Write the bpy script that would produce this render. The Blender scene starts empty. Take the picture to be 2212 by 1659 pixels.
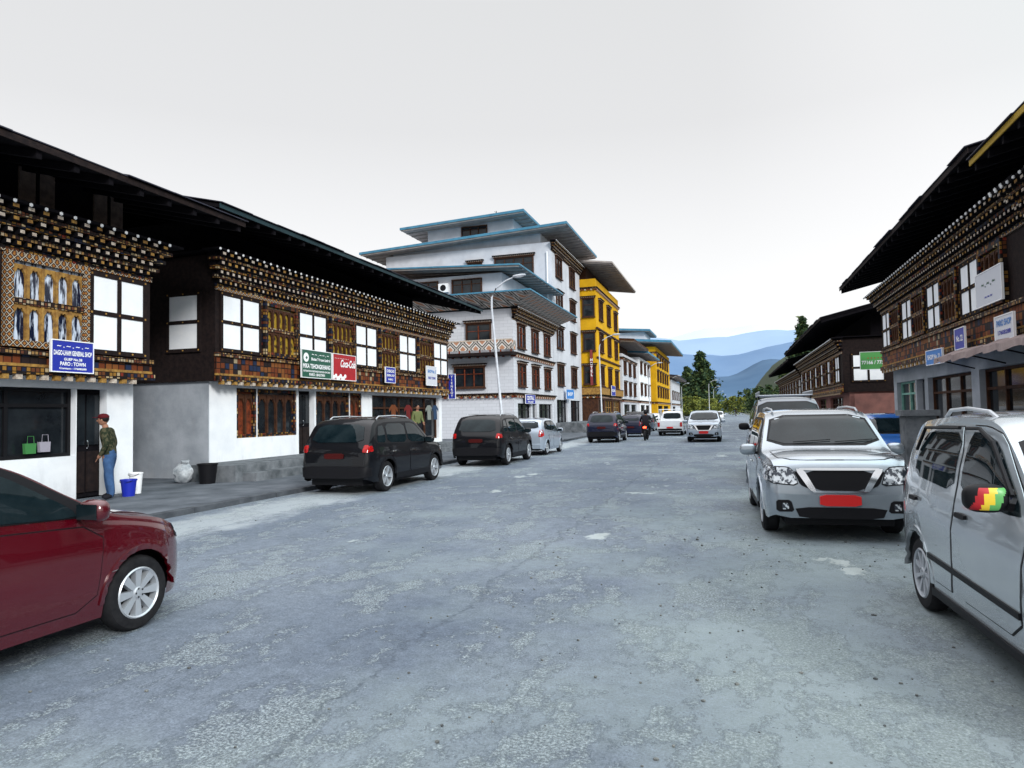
import bpy, bmesh, math, random
from mathutils import Vector, Matrix, noise
from mathutils.bvhtree import BVHTree
from mathutils.geometry import delaunay_2d_cdt
random.seed(4)
D=bpy.data; sc=bpy.context.scene; col=sc.collection; R=math.radians
sc.view_settings.view_transform='Standard'; sc.view_settings.look='None'; sc.view_settings.exposure=0; sc.view_settings.gamma=1
PZ=.1
# ---------------- node / material helpers ----------------
def nd(nt,t,ins={},**kw):
    n=nt.nodes.new('ShaderNode'+t)
    for k,v in kw.items(): setattr(n,k,v)
    for k,v in ins.items():
        if isinstance(v,bpy.types.NodeSocket): nt.links.new(v,n.inputs[k])
        else: n.inputs[k].default_value=v
    return n
def c4(c): return (c[0],c[1],c[2],1) if len(c)==3 else c
def ramp(nt,fac,stops,interp='LINEAR'):
    n=nd(nt,'ValToRGB',{'Fac':fac}); cr=n.color_ramp; cr.interpolation=interp
    while len(cr.elements)<len(stops): cr.elements.new(.5)
    for e,(p,c) in zip(cr.elements,stops):
        e.position=p; e.color=c4(c) if not isinstance(c,(int,float)) else (c,c,c,1)
    return n.outputs['Color']
def mixc(nt,f,a,b,bt='MIX'):
    return nd(nt,'MixRGB',{'Fac':f,'Color1':a if isinstance(a,bpy.types.NodeSocket) else c4(a),'Color2':b if isinstance(b,bpy.types.NodeSocket) else c4(b)},blend_type=bt).outputs['Color']
def math_(nt,op,a,b=0.0): 
    n=nt.nodes.new('ShaderNodeMath'); n.operation=op
    for i,v in enumerate((a,b)):
        if isinstance(v,bpy.types.NodeSocket): nt.links.new(v,n.inputs[i])
        else: n.inputs[i].default_value=v
    return n.outputs[0]
def newmat(name,sp=.15):
    m=D.materials.new(name); m.use_nodes=True; nt=m.node_tree; b=nt.nodes['Principled BSDF']; b.inputs['Specular IOR Level'].default_value=sp
    return m,nt,b,nd(nt,'TexCoord').outputs['Object']
def mat(name,c1,c2=None,s=4,rough=.7,metal=0,bump=0,bs=None,coat=0,ior=None,emi=0,lo=.35,hi=.65,grime=0,st3=None):
    m,nt,b,tc=newmat(name,.15 if rough>=.45 else .5)
    b.inputs['Base Color'].default_value=c4(c1)
    if c2:
        n=nd(nt,'TexNoise',{'Vector':nd(nt,'Mapping',{0:tc,3:st3}).outputs[0] if st3 else tc,'Scale':s,'Detail':8 if not st3 else 3,'Roughness':.6})
        cc=ramp(nt,n.outputs['Fac'],[(lo,c1),(hi,c2)])
        if grime:
            st=nd(nt,'Mapping',{0:tc,3:(2,2,.6)}).outputs[0]; g=nd(nt,'TexNoise',{'Vector':st,'Scale':1.3,'Detail':9,'Roughness':.7}).outputs['Fac']
            z=nd(nt,'SeparateXYZ',{0:tc}).outputs[2]; zz=nd(nt,'MapRange',{'Value':z,1:0.0,2:.7,3:.3,4:0}).outputs[0]
            cc=mixc(nt,math_(nt,'MULTIPLY',ramp(nt,math_(nt,'ADD',g,zz),[(.55,0),(.85,1)]),grime),cc,(.2,.19,.18))
        nt.links.new(cc,b.inputs['Base Color'])
    b.inputs['Roughness'].default_value=rough; b.inputs['Metallic'].default_value=metal
    if coat: b.inputs['Coat Weight'].default_value=coat; b.inputs['Coat Roughness'].default_value=.03
    if ior: b.inputs['IOR'].default_value=ior
    if emi: b.inputs['Emission Color'].default_value=c4(c1); b.inputs['Emission Strength'].default_value=emi
    if bump:
        n=nd(nt,'TexNoise',{'Vector':tc,'Scale':bs or s*6,'Detail':6})
        bp=nd(nt,'Bump',{'Height':n.outputs['Fac'],'Strength':bump,'Distance':.02})
        nt.links.new(bp.outputs[0],b.inputs['Normal'])
    return m
def uv_of(nt,tc):
    sp=nd(nt,'SeparateXYZ',{0:tc}); u=math_(nt,'ADD',sp.outputs[0],sp.outputs[1]); return u,sp.outputs[2]
def painted(name,scale,pal,edge=.42):
    m,nt,b,tc=newmat(name); u,z=uv_of(nt,tc)
    v=nd(nt,'CombineXYZ',{0:u,1:z}).outputs[0]
    vo=nd(nt,'TexVoronoi',{'Vector':v,'Scale':scale,'Randomness':.12},distance='CHEBYCHEV')
    f=nd(nt,'SeparateColor',{0:vo.outputs['Color']}).outputs[0]
    c=ramp(nt,f,pal,'CONSTANT')
    e=ramp(nt,vo.outputs['Distance'],[(edge-.06,0),(edge,1)])
    nt.links.new(mixc(nt,e,c,(.008,.006,.006)),b.inputs['Base Color']); b.inputs['Roughness'].default_value=.6
    return m
def lattice(name,s,ca,cb,cc=(.42,.36,.28)):
    m,nt,b,tc=newmat(name); u,z=uv_of(nt,tc)
    v=nd(nt,'CombineXYZ',{0:math_(nt,'ADD',u,z),1:math_(nt,'SUBTRACT',u,z)}).outputs[0]
    vo=nd(nt,'TexVoronoi',{'Vector':v,'Scale':s,'Randomness':0},distance='CHEBYCHEV')
    c=ramp(nt,vo.outputs['Distance'],[(.0,ca),(.22,cb),(.34,(.015,.01,.01)),(.43,cc)],'CONSTANT')
    nt.links.new(c,b.inputs['Base Color']); b.inputs['Roughness'].default_value=.6
    return m
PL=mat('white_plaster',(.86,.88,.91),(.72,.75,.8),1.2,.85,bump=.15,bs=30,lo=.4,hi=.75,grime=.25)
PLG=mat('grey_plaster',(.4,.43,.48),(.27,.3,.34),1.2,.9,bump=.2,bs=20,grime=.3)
PANEL=mat('limewashed_panel',(.93,.95,.98),(.86,.89,.94),3,.8)
TIM=mat('dark_timber',(.01,.007,.008),(.022,.014,.013),9,.85,bump=.3,bs=40)
TIMB=mat('black_timber',(.0025,.002,.004),(.006,.005,.007),6,.95)
BRN=mat('brown_timber',(.08,.033,.016),(.035,.016,.012),7,.7)
RED=mat('red_ochre_timber',(.24,.05,.018),(.08,.022,.012),8,.6)
OCH=mat('ochre_paint',(.42,.24,.06),(.18,.09,.03),9,.6)
CREAM=mat('cream_paint',(.6,.53,.45),(.34,.27,.22),12,.6)
WHT=mat('white_paint',(.87,.88,.9),None,rough=.5)
PAT=painted('painted_timber_pattern',11,[(0,(.014,.01,.01)),(.3,(.12,.04,.015)),(.5,(.26,.13,.025)),(.68,(.012,.018,.045)),(.82,(.4,.3,.17)),(.93,(.18,.025,.015))])
PATF=painted('painted_frieze_pattern',6,[(0,(.14,.035,.012)),(.35,(.2,.07,.02)),(.6,(.02,.012,.012)),(.8,(.015,.025,.06)),(.94,(.33,.26,.16))],.46)
PATG=painted('gold_bracket_pattern',14,[(0,(.28,.16,.06)),(.35,(.03,.014,.012)),(.65,(.38,.3,.2)),(.8,(.12,.04,.02))],.4)
LAT=lattice('diamond_lattice_paint',7,(.34,.14,.03),(.06,.025,.02),(.48,.42,.33))
ORN=lattice('ornament_board_paint',1.1,(.4,.2,.12),(.62,.6,.57),(.42,.39,.36))
GLS=mat('dark_window_glass',(.006,.008,.011),(.02,.025,.03),1.5,.08,ior=1.4)
CURT=mat('curtained_glass',(.006,.01,.03),(.6,.68,.82),4,.12,ior=1.45,lo=.46,hi=.56,st3=(3.2,3.2,.5))
GOLDP=mat('gold_painted_pane',(.36,.23,.025),(.02,.012,.01),5,.3,lo=.5,hi=.6)
YEL=mat('yellow_ochre_plaster',(.68,.38,.012),(.55,.3,.01),1,.85,bump=.1,grime=.15)
TIN=mat('weathered_tin',(.045,.045,.065),(.025,.025,.036),3,.6,metal=.1)
TEAL=mat('teal_roof_paint',(.018,.045,.055),(.012,.028,.035),3,.5)
BLUR=mat('blue_roof_paint',(.07,.22,.33),(.045,.15,.24),2,.5)
UND=mat('roof_underside',(.42,.38,.36),(.3,.27,.26),2,.8)
CONC=mat('concrete',(.2,.215,.235),(.08,.09,.1),2.5,.9,bump=.3,bs=30)
BLK=mat('black_trim',(.008,.008,.01),None,rough=.5)
RUB=mat('tyre_rubber',(.01,.01,.012),(.02,.02,.022),12,.8)
CHR=mat('chrome',(.8,.82,.85),None,rough=.12,metal=1)
RIM=mat('silver_rim',(.5,.53,.57),None,rough=.35,metal=.5)
CGL=mat('car_glass',(.003,.008,.011),(.012,.02,.024),2.5,.02,ior=1.3)
HL=mat('headlight_lens',(.75,.8,.85),(.06,.07,.09),16,.05,ior=1.7,metal=.4,lo=.47,hi=.53)
TL=mat('red_taillight',(.5,.008,.008),(.2,.003,.003),12,.12)
PLATE=mat('red_plate',(.6,.01,.01),None,rough=.4); PLD=mat('dull_plate',(.05,.004,.004),None,rough=.5)
def paint(n,c,metal=.0,rough=.3,c2=None,coat=1): return mat(n,c,c2,2,rough,metal=metal,coat=coat)
# ---------------- mesh builder ----------------
class MB:
    def __init__(s): s.v=[];s.f=[];s.m=[];s.mats=[]
    def mi(s,m):
        if m not in s.mats: s.mats.append(m)
        return s.mats.index(m)
    def add(s,vs,fs,m):
        o=len(s.v); k=s.mi(m); s.v+=[tuple(v) for v in vs]
        for f in fs: s.f.append([i+o for i in f]); s.m.append(k)
    def box(s,x0,x1,y0,y1,z0,z1,m):
        s.add([(x0,y0,z0),(x1,y0,z0),(x1,y1,z0),(x0,y1,z0),(x0,y0,z1),(x1,y0,z1),(x1,y1,z1),(x0,y1,z1)],
          [(0,3,2,1),(4,5,6,7),(0,1,5,4),(1,2,6,5),(2,3,7,6),(3,0,4,7)],m)
    def prism(s,p,x0,x1,m):
        n=len(p); s.add([(x0,a,b) for a,b in p]+[(x1,a,b) for a,b in p],[tuple(range(n)),tuple(range(2*n-1,n-1,-1))]+[(i,i+n,(i+1)%n+n,(i+1)%n) for i in range(n)],m)
    def tube(s,pts,rs,n,m):
        pts=[Vector(p) for p in pts]
        if not isinstance(rs,(list,tuple)): rs=[rs]*len(pts)
        vs=[];fs=[]
        for i,p in enumerate(pts):
            d=(pts[min(i+1,len(pts)-1)]-pts[max(i-1,0)]).normalized()
            a=d.cross(Vector((0,0,1)) if abs(d.z)<.9 else Vector((1,0,0))).normalized(); b=d.cross(a)
            for k in range(n):
                t=2*math.pi*k/n; vs.append(p+(a*math.cos(t)+b*math.sin(t))*rs[i])
        for i in range(len(pts)-1):
            for k in range(n): fs.append((i*n+k,i*n+(k+1)%n,(i+1)*n+(k+1)%n,(i+1)*n+k))
        fs.append(tuple(range(n))[::-1]); fs.append(tuple((len(pts)-1)*n+k for k in range(n)))
        s.add(vs,fs,m)
    def rev(s,prof,n,m,c=(0,0,0),ax='y'):
        vs=[];fs=[]
        for r,h in prof:
            for k in range(n):
                t=2*math.pi*k/n; a,b=r*math.cos(t),r*math.sin(t)
                vs.append((c[0]+a,c[1]+h,c[2]+b) if ax=='y' else (c[0]+a,c[1]+b,c[2]+h))
        for i in range(len(prof)-1):
            for k in range(n): fs.append((i*n+k,i*n+(k+1)%n,(i+1)*n+(k+1)%n,(i+1)*n+k))
        s.add(vs,fs,m)
    def ell(s,c,rx,ry,rz,m,e=1.,n=12):
        sp=lambda v:math.copysign(abs(v)**e,v); vs=[];fs=[];h=n//2
        for i in range(h+1):
            p=math.pi*i/h-math.pi/2
            for k in range(n):
                t=2*math.pi*k/n
                vs.append((c[0]+rx*sp(math.cos(p))*sp(math.cos(t)),c[1]+ry*sp(math.cos(p))*sp(math.sin(t)),c[2]+rz*sp(math.sin(p))))
        for i in range(h):
            for k in range(n): fs.append((i*n+k,i*n+(k+1)%n,(i+1)*n+(k+1)%n,(i+1)*n+k))
        s.add(vs,fs,m)
    def arch(s,x0,x1,z0,z1,y,m,n=10,d=.05):
        vs=[];fs=[]; w=x1-x0
        for i in range(n+1):
            t=i/n; q=abs(2*t-1); zz=z0+(z1-z0)*.85*(math.sqrt(max(0,1-q*q)))*(1-.25*abs(math.sin(3*math.pi*t)) if .02<t<.98 else 0)
            x=x0+w*t; vs+=[(x,y,zz),(x,y,z1),(x,y+d,zz)]
        for i in range(n):
            a=i*3; fs+=[(a,a+3,a+4,a+1),(a,a+2,a+5,a+3)]
        s.add(vs,fs,m)
    def mesh(s,name,smooth=False,cen=(0,0,0)):
        me=D.meshes.new(name); me.from_pydata([(v[0]-cen[0],v[1]-cen[1],v[2]-cen[2]) for v in s.v],[],s.f)
        for m in s.mats: me.materials.append(m)
        me.polygons.foreach_set('material_index',s.m)
        if smooth:
            me.polygons.foreach_set('use_smooth',[True]*len(s.f)); me.update(); me.set_sharp_from_angle(angle=R(38))
        me.update(); return me
    def obj(s,name,parent=None,smooth=False,loc=None,rot=0):
        if loc is None:
            mn=[min(v[i] for v in s.v) for i in range(3)]; mx=[max(v[i] for v in s.v) for i in range(3)]
            cen=((mn[0]+mx[0])/2,(mn[1]+mx[1])/2,mn[2]); o=link(name,s.mesh(name,smooth,cen),parent,cen)
        else: o=link(name,s.mesh(name,smooth),parent,loc)
        o.rotation_euler[2]=rot; return o
def link(name,data,parent=None,loc=(0,0,0),rot=0):
    o=D.objects.new(name,data); col.objects.link(o); o.location=loc; o.rotation_euler[2]=rot
    if parent: o.parent=parent
    return o
def tag(o,label,cat,group=None):
    o['label']=label; o['category']=cat
    if group: o['group']=group
    return o
def empty(name,label,cat,loc,rot=0,group=None):
    o=link(name,None,None,loc,rot); o.empty_display_size=.3; return tag(o,label,cat,group)
def struct(o): o['kind']='structure'; return o
# ---------------- camera / light ----------------
cam=D.cameras.new('camera'); cam.sensor_width=36; cam.lens=24.33; cam.clip_end=20000; cam.clip_start=.05
co=link('camera',cam); co.matrix_world=Matrix.Translation((0,0,1.7))@Matrix.Rotation(R(17.4),4,'Z')@Matrix.Rotation(R(92.47),4,'X')@Matrix.Rotation(R(-1.09),4,'Z')
sc.camera=co
w=D.worlds.new('World'); sc.world=w; w.use_nodes=True; nt=w.node_tree; bg=nt.nodes['Background']
SE=26
sky=nd(nt,'TexSky',sky_type='NISHITA',sun_disc=False); sky.sun_elevation=R(SE); sky.sun_rotation=R(127)
g=nd(nt,'TexCoord').outputs['Generated']; sp=nd(nt,'SeparateXYZ',{0:g})
rz=ramp(nt,sp.outputs[2],[(0,(1,1,1)),(.18,(1,1,1)),(.28,(.9,.9,.905)),(.38,(.8,.8,.805)),(.52,(.77,.775,.78)),(.72,(.95,.95,.98))])
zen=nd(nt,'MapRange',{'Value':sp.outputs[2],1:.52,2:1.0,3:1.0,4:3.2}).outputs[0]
tint=ramp(nt,math_(nt,'MULTIPLY',sp.outputs[0],sp.outputs[2]),[(.0,(.87,.87,.87)),(.08,(.95,.95,.95)),(.15,(.93,.96,.96)),(.26,(.86,1.,1.))])
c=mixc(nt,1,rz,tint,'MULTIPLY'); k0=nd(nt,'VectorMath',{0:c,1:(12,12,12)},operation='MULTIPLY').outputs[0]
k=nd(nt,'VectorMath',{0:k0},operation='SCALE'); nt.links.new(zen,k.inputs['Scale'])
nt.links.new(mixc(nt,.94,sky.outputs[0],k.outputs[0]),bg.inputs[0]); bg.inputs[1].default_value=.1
su=D.lights.new('sun','SUN'); su.energy=2.8; su.angle=R(14); su.color=(1,.98,.95)
so=link('sun',su,None,(20,-20,30)); so.rotation_euler=Vector((-math.cos(R(SE))*.75,math.cos(R(SE))*.66,-math.sin(R(SE)))).to_track_quat('-Z','Y').to_euler()
# ---------------- ground, road, pavement ----------------
def plane(name,x0,x1,y0,y1,z,m):
    mb=MB(); mb.add([(x0,y0,z),(x1,y0,z),(x1,y1,z),(x0,y1,z)],[(0,1,2,3)],m); return struct(mb.obj(name,loc=(0,0,0)))
def road_mat():
    m,nt,b,tc=newmat('worn_asphalt',.25); sp=nd(nt,'SeparateXYZ',{0:tc})
    vs=nd(nt,'Mapping',{0:tc,3:(1,.6,1)}).outputs[0]
    big=nd(nt,'TexNoise',{'Vector':vs,'Scale':.45,'Detail':6,'Roughness':.6}).outputs['Fac']
    base=ramp(nt,big,[(.36,(.1,.125,.165)),(.64,(.165,.195,.235))])
    fine=nd(nt,'TexNoise',{'Vector':tc,'Scale':55,'Detail':4,'Roughness':.85}).outputs['Fac']
    med=nd(nt,'TexNoise',{'Vector':tc,'Scale':10,'Detail':8,'Roughness':.8}).outputs['Fac']
    n2=nd(nt,'TexNoise',{'Vector':vs,'Scale':1.7,'Detail':14,'Roughness':.74}).outputs['Fac']
    gx=nd(nt,'MapRange',{'Value':math_(nt,'SUBTRACT',sp.outputs[0],math_(nt,'MULTIPLY',sp.outputs[1],.12)),1:-4.5,2:1.0,3:0,4:1}).outputs[0]
    th=math_(nt,'ADD',math_(nt,'ADD',n2,math_(nt,'MULTIPLY',gx,.03)),math_(nt,'MULTIPLY',math_(nt,'SUBTRACT',med,.5),.22))
    th=math_(nt,'ADD',th,math_(nt,'MULTIPLY',math_(nt,'SUBTRACT',big,.5),.3))
    pm=ramp(nt,th,[(.53,0),(.565,1)])
    sp2=ramp(nt,fine,[(.4,(.055,.07,.085)),(.5,(.18,.22,.245)),(.6,(.42,.47,.48))])
    c=mixc(nt,math_(nt,'MULTIPLY',pm,.62),base,sp2)
    c=mixc(nt,.5,c,ramp(nt,fine,[(.38,.2),(.62,.8)]),'OVERLAY')
    c=mixc(nt,.4,c,ramp(nt,med,[(.38,.25),(.62,.75)]),'OVERLAY')
    sand=nd(nt,'TexNoise',{'Vector':tc,'Scale':.33,'Detail':7,'Roughness':.6}).outputs['Fac']
    sm=math_(nt,'MULTIPLY',ramp(nt,math_(nt,'ADD',sand,math_(nt,'MULTIPLY',gx,.28)),[(.52,0),(.76,1)]),.5)
    c=mixc(nt,sm,c,(.28,.34,.335))
    strip=math_(nt,'ABSOLUTE',math_(nt,'ADD',math_(nt,'ADD',sp.outputs[0],8.3),math_(nt,'MULTIPLY',math_(nt,'SUBTRACT',n2,.5),2.5)))
    c=mixc(nt,math_(nt,'MULTIPLY',ramp(nt,strip,[(.45,1),(.95,0)]),.6),c,(.42,.46,.48))
    stv=nd(nt,'TexVoronoi',{'Vector':tc,'Scale':17}).outputs['Distance']
    spots=math_(nt,'MULTIPLY',ramp(nt,stv,[(.08,1),(.12,0)]),math_(nt,'MULTIPLY',gx,.75))
    c=mixc(nt,spots,c,(.03,.035,.04))
    wob=nd(nt,'TexNoise',{'Vector':tc,'Scale':.9,'Detail':12,'Roughness':.72}).outputs['Fac']
    d=math_(nt,'ABSOLUTE',math_(nt,'ADD',math_(nt,'SUBTRACT',sp.outputs[0],-2.3),math_(nt,'MULTIPLY',math_(nt,'SUBTRACT',wob,.5),1.0)))
    ck=math_(nt,'MULTIPLY',ramp(nt,d,[(.01,1),(.03,0)]),ramp(nt,med,[(.42,0),(.55,1)]))
    edge=math_(nt,'MULTIPLY',ramp(nt,math_(nt,'ABSOLUTE',math_(nt,'SUBTRACT',th,.525)),[(.0,1),(.011,0)]),1.)
    c=mixc(nt,math_(nt,'MULTIPLY',mixc(nt,1,ck,edge,'LIGHTEN'),.6),c,(.025,.034,.047))
    wp=nd(nt,'TexNoise',{'Vector':nd(nt,'Mapping',{0:vs,1:(31,7,0)}).outputs[0],'Scale':.8,'Detail':8,'Roughness':.6})
    c=mixc(nt,math_(nt,'MULTIPLY',ramp(nt,wp.outputs['Fac'],[(.65,0),(.665,1)]),.6),c,(.47,.52,.51))
    nt.links.new(c,b.inputs['Base Color']); b.inputs['Roughness'].default_value=.8
    h=math_(nt,'ADD',math_(nt,'MULTIPLY',pm,-.6),math_(nt,'MULTIPLY',math_(nt,'ADD',fine,math_(nt,'MULTIPLY',med,.8)),mixc(nt,pm,(.4,.4,.4),(.9,.9,.9))))
    nt.links.new(nd(nt,'Bump',{'Height':h,'Strength':.75,'Distance':.03}).outputs[0],b.inputs['Normal'])
    return m
EARTH=mat('dry_earth',(.13,.13,.11),(.08,.09,.07),.3,.95)
plane('ground',-6000,6000,-200,9000,-.004,EARTH)
plane('road',-9.4,5.3,-15,900,0,road_mat())
PAV=mat('pavement_concrete',(.15,.165,.19),(.07,.08,.095),1.3,.9,bump=.25,bs=40)
mb=MB(); mb.box(-40,-9.58,-10,200,0,PZ,PAV); struct(mb.obj('pavement',loc=(0,0,0)))
mb=MB(); KB=mat('dark_kerb_stone',(.1,.11,.125),(.045,.05,.06),2,.9,bump=.3,bs=30)
for i in range(150):
    y=-10+i*1.2; mb.box(-9.58+random.uniform(-.01,.01),-9.38+random.uniform(-.02,.02),y,y+1.185,0,PZ+.006+random.uniform(-.012,.008),KB)
struct(mb.obj('kerb',loc=(0,0,0)))
mb=MB(); mb.box(5.3,9,2,110,0,.12,PAV); struct(mb.obj('pavement',loc=(0,0,0)))
mb=MB(); STN=mat('loose_stone',(.05,.055,.06),(.2,.21,.2),30,.9)
for i in range(420):
    x=random.uniform(-2.5,4.8) if random.random()<.8 else random.uniform(-9,0); y=random.uniform(2,12); s=random.uniform(.004,.013)*(1.8 if random.random()<.06 else 1)
    mb.ell((x,y,s*.5),s*random.uniform(.8,1.4),s,s*.7,STN,1,6)
g_=mb.obj('loose_gravel',loc=(0,0,0)); g_['kind']='stuff'; g_['label']='small dark loose stones scattered over the worn road'; g_['category']='gravel'
# ---------------- windows ----------------
WC={}
def win(w,h,n=2,rows=1,pane=GLS,fr=PAT,mul=BRN,arch=True,b=.1,ledge=False,base=0):
    key=(round(w,2),round(h,2),n,rows,pane.name,fr.name,mul.name,arch,b,ledge,base)
    if key in WC: return WC[key]
    m=MB(); m.box(b*.5,w-b*.5,-.03,-.005,b*.5,h-b*.5,pane)
    m.box(0,b,-.13,0,0,h,fr); m.box(w-b,w,-.13,0,0,h,fr); m.box(b,w-b,-.13,0,0,b,fr); m.box(b,w-b,-.13,0,h-b,h,fr)
    if base: m.box(b,w-b,-.11,-.03,b,b+base,PATF)
    z0=b+base; hr=(h-b-z0)/rows; lw=(w-2*b)/n
    for r in range(rows):
        za=z0+r*hr; zb=za+hr
        if r: m.box(b,w-b,-.12,-.03,za-.07,za+.05,PATG)
        for i in range(n+1):
            x=b+i*lw; 
            if 0<i<n: m.box(x-.028,x+.028,-.11,-.03,za+(.05 if r else 0),zb-.07,mul)
            if i<n:
                if arch: m.arch(x+.028,x+lw-.028,zb-hr*.38-.05,zb-.06,-.09,mul)
                else: m.box(x+.03,x+lw-.03,-.07,-.031,za+hr*.66,za+hr*.66+.04,mul)
    if ledge:
        m.box(-.1,w+.1,-.22,0,h+.002,h+.07,fr); k=int(w/.16)
        for i in range(k): m.box(-.08+i*(w+.16)/k,-.01+i*(w+.16)/k,-.2,0,h+.072,h+.15,CREAM)
        m.box(-.16,w+.16,-.28,0,h+.152,h+.22,TIM); m.box(-.06,w+.06,-.2,0,-.08,-.002,fr)
    WC[key]=m.mesh('window'); return WC[key]
def panel_mesh(w,h,nc=2,nr=2):
    key=('P',round(w,2),round(h,2),nc,nr)
    if key in WC: return WC[key]
    m=MB(); t=.1; cw=(w-t*(nc+1))/nc; ch=(h-t*(nr+1))/nr
    for i in range(nc):
        for j in range(nr):
            x=t+i*(cw+t); z=t+j*(ch+t); m.box(x,x+cw,-.04,0,z,z+ch,PANEL)
    for i in range(nc+1): m.box(i*(cw+t),i*(cw+t)+t,-.06,0,0,h,TIM)
    for j in range(nr+1):
        for i in range(nc): m.box(t+i*(cw+t),t+i*(cw+t)+cw,-.057,0,j*(ch+t),j*(ch+t)+t,TIM)
    for i in range(nc+1):
        for j in range(nr+1): 
            a=i*(cw+t)+t/2;bb=j*(ch+t)+t/2; m.box(a-.02,a+.02,-.068,-.06,bb-.02,bb+.02,OCH)
        if i<nc:
            for j in range(nr+1): a=i*(cw+t)+t+cw/2;bb=j*(ch+t)+t/2; m.box(a-.018,a+.018,-.067,-.057,bb-.018,bb+.018,OCH)
    WC[key]=m.mesh('plaster_panel'); return WC[key]
def wall_open(mb,W,z0,z1,opens,t,m,x00=0):
    xs=sorted({x00,W}|{o[0] for o in opens}|{o[1] for o in opens})
    for a,b in zip(xs,xs[1:]):
        c=(a+b)/2; z=z0
        for o in sorted([o for o in opens if o[0]<c<o[1]],key=lambda o:o[2]):
            if o[2]>z+.01: mb.box(a,b,0,t,z,o[2],m)
            z=o[3]
        if z<z1: mb.box(a,b,0,t,z,z1,m)
def fill_opens(root,opens):
    for o in opens:
        w,h=o[1]-o[0],o[3]-o[2]; k=o[4]
        if k=='win': link('window',win(w-.006,h-.006,max(1,round(w/.5)),pane=o[5] if len(o)>5 else GLS,mul=BRN),root,(o[0]+.003,.16,o[2]+.003))
        elif k=='glass':
            m=MB(); w-=.006;m.box(0,w,-.02,0,0,h-.006,GLS); n=max(1,round(w/1.3))
            for i in range(n+1): x=i*(w-.07)/n; m.box(x,x+.07,-.08,-.02,0,h-.006,BLK if len(o)<6 else o[5])
            for z in (0,h*.72,h-.076): 
                for i in range(n): x=i*(w-.07)/n+.07; m.box(x,x+(w-.07)/n-.07,-.075,-.02,z,z+.07,BLK if len(o)<6 else o[5])
            link('window',m.mesh('window'),root,(o[0]+.003,.22,o[2]+.003))
        elif k=='door':
            m=MB(); m.box(0,w-.006,-.04,0,0,h-.006,TIMB)
            for q in (.04,w/2+.02):
                m.box(q,q+w/2-.07,-.07,-.04,.1,h*.42,TIM); m.box(q,q+w/2-.07,-.07,-.04,h*.48,h-.12,GLS)
            d=link('door',m.mesh('door'),root,(o[0]+.003,.24,o[2]+.003))
            m=MB(); m.tube([(0,-.1,0),(0,-.12,.03),(0,-.12,.13),(0,-.1,.16)],.012,6,CHR); link('handle',m.mesh('handle'),d,(w/2,0,h*.45))
def cornice(root,x0,x1,z0,z1,y0,step=.11,name='cornice'):
    m=MB(); H=z1-z0; n=4; hh=H/n
    for r in range(n):
        z=z0+r*hh; y=y0-step*(r+1)
        m.box(x0-step*r*.8,x1+step*r*.8,y+.07,y0,z,z+hh*.38,PATG if r%2 else PAT)
        sp=.2+.03*r; k=int((x1-x0+1.6*step*r)/sp); 
        m.box(x0-step*r*.8,x1+step*r*.8,y+.16,y0,z+hh*.38,z+hh,TIMB)
        for i in range(k):
            x=x0-step*r*.8+i*sp+.03; m.box(x,x+sp*.5,y-.03,y+.16,z+hh*.42,z+hh*.93,TIMB)
            m.box(x+.016,x+sp*.5-.016,y-.038,y-.03,z+hh*.52,z+hh*.83,(CREAM if i%2==0 else OCH) if r==3 else (CREAM if r==1 else (OCH if i%3 else CREAM)))
    m.box(x0-.45,x1+.45,y-.08,y0,z1,z1+.05,TIMB)
    k=int((x1-x0+.8)/.3)
    for i in range(k): m.ell((x0-.4+i*.3,y-.1,z1+.0),.04,.03,.04,WHT,n=6)
    return m.obj(name,root)
def gable_roof(root,W,Dp,ev,evz,xo,rm,slope=.24,fas=None,t=.1):
    m=MB(); yr=Dp/2; zr=evz+(yr+ev)*slope; a,b=-xo[0],W+xo[1]
    n=max(2,int((b-a)/1.1))
    for i in range(n):
        x=a+i*(b-a)/n; x2=a+(i+1)*(b-a)/n-.012; e=random.uniform(-.05,.03); q=random.uniform(0,.015)
        m.prism([(-ev+e,evz+q),(yr,zr+q),(Dp+ev,evz+q),(Dp+ev,evz+.02+q),(yr,zr+.02+q),(-ev+e,evz+.02+q)][::-1],x,x2+.05,rm)
    m.prism([(-ev+.06,evz-.004-t),(yr,zr-.004-t),(Dp+ev,evz-.004-t),(Dp+ev,evz-.004),(yr,zr-.004),(-ev+.06,evz-.004)][::-1],a+.05,b-.05,TIMB)
    k=int((b-a)/.7)
    for i in range(k+1):
        x=a+.1+i*(b-a-.3)/k; m.prism([(-ev+.1,evz-.25),(yr,zr-.25),(yr,zr-.106),(-ev+.1,evz-.106)][::-1],x,x+.1,TIMB)
    m.box(a,b,-ev+.035,-ev+.056,evz-.12,evz-.006,fas or TIM)
    return m.obj('roof',root)
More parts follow.
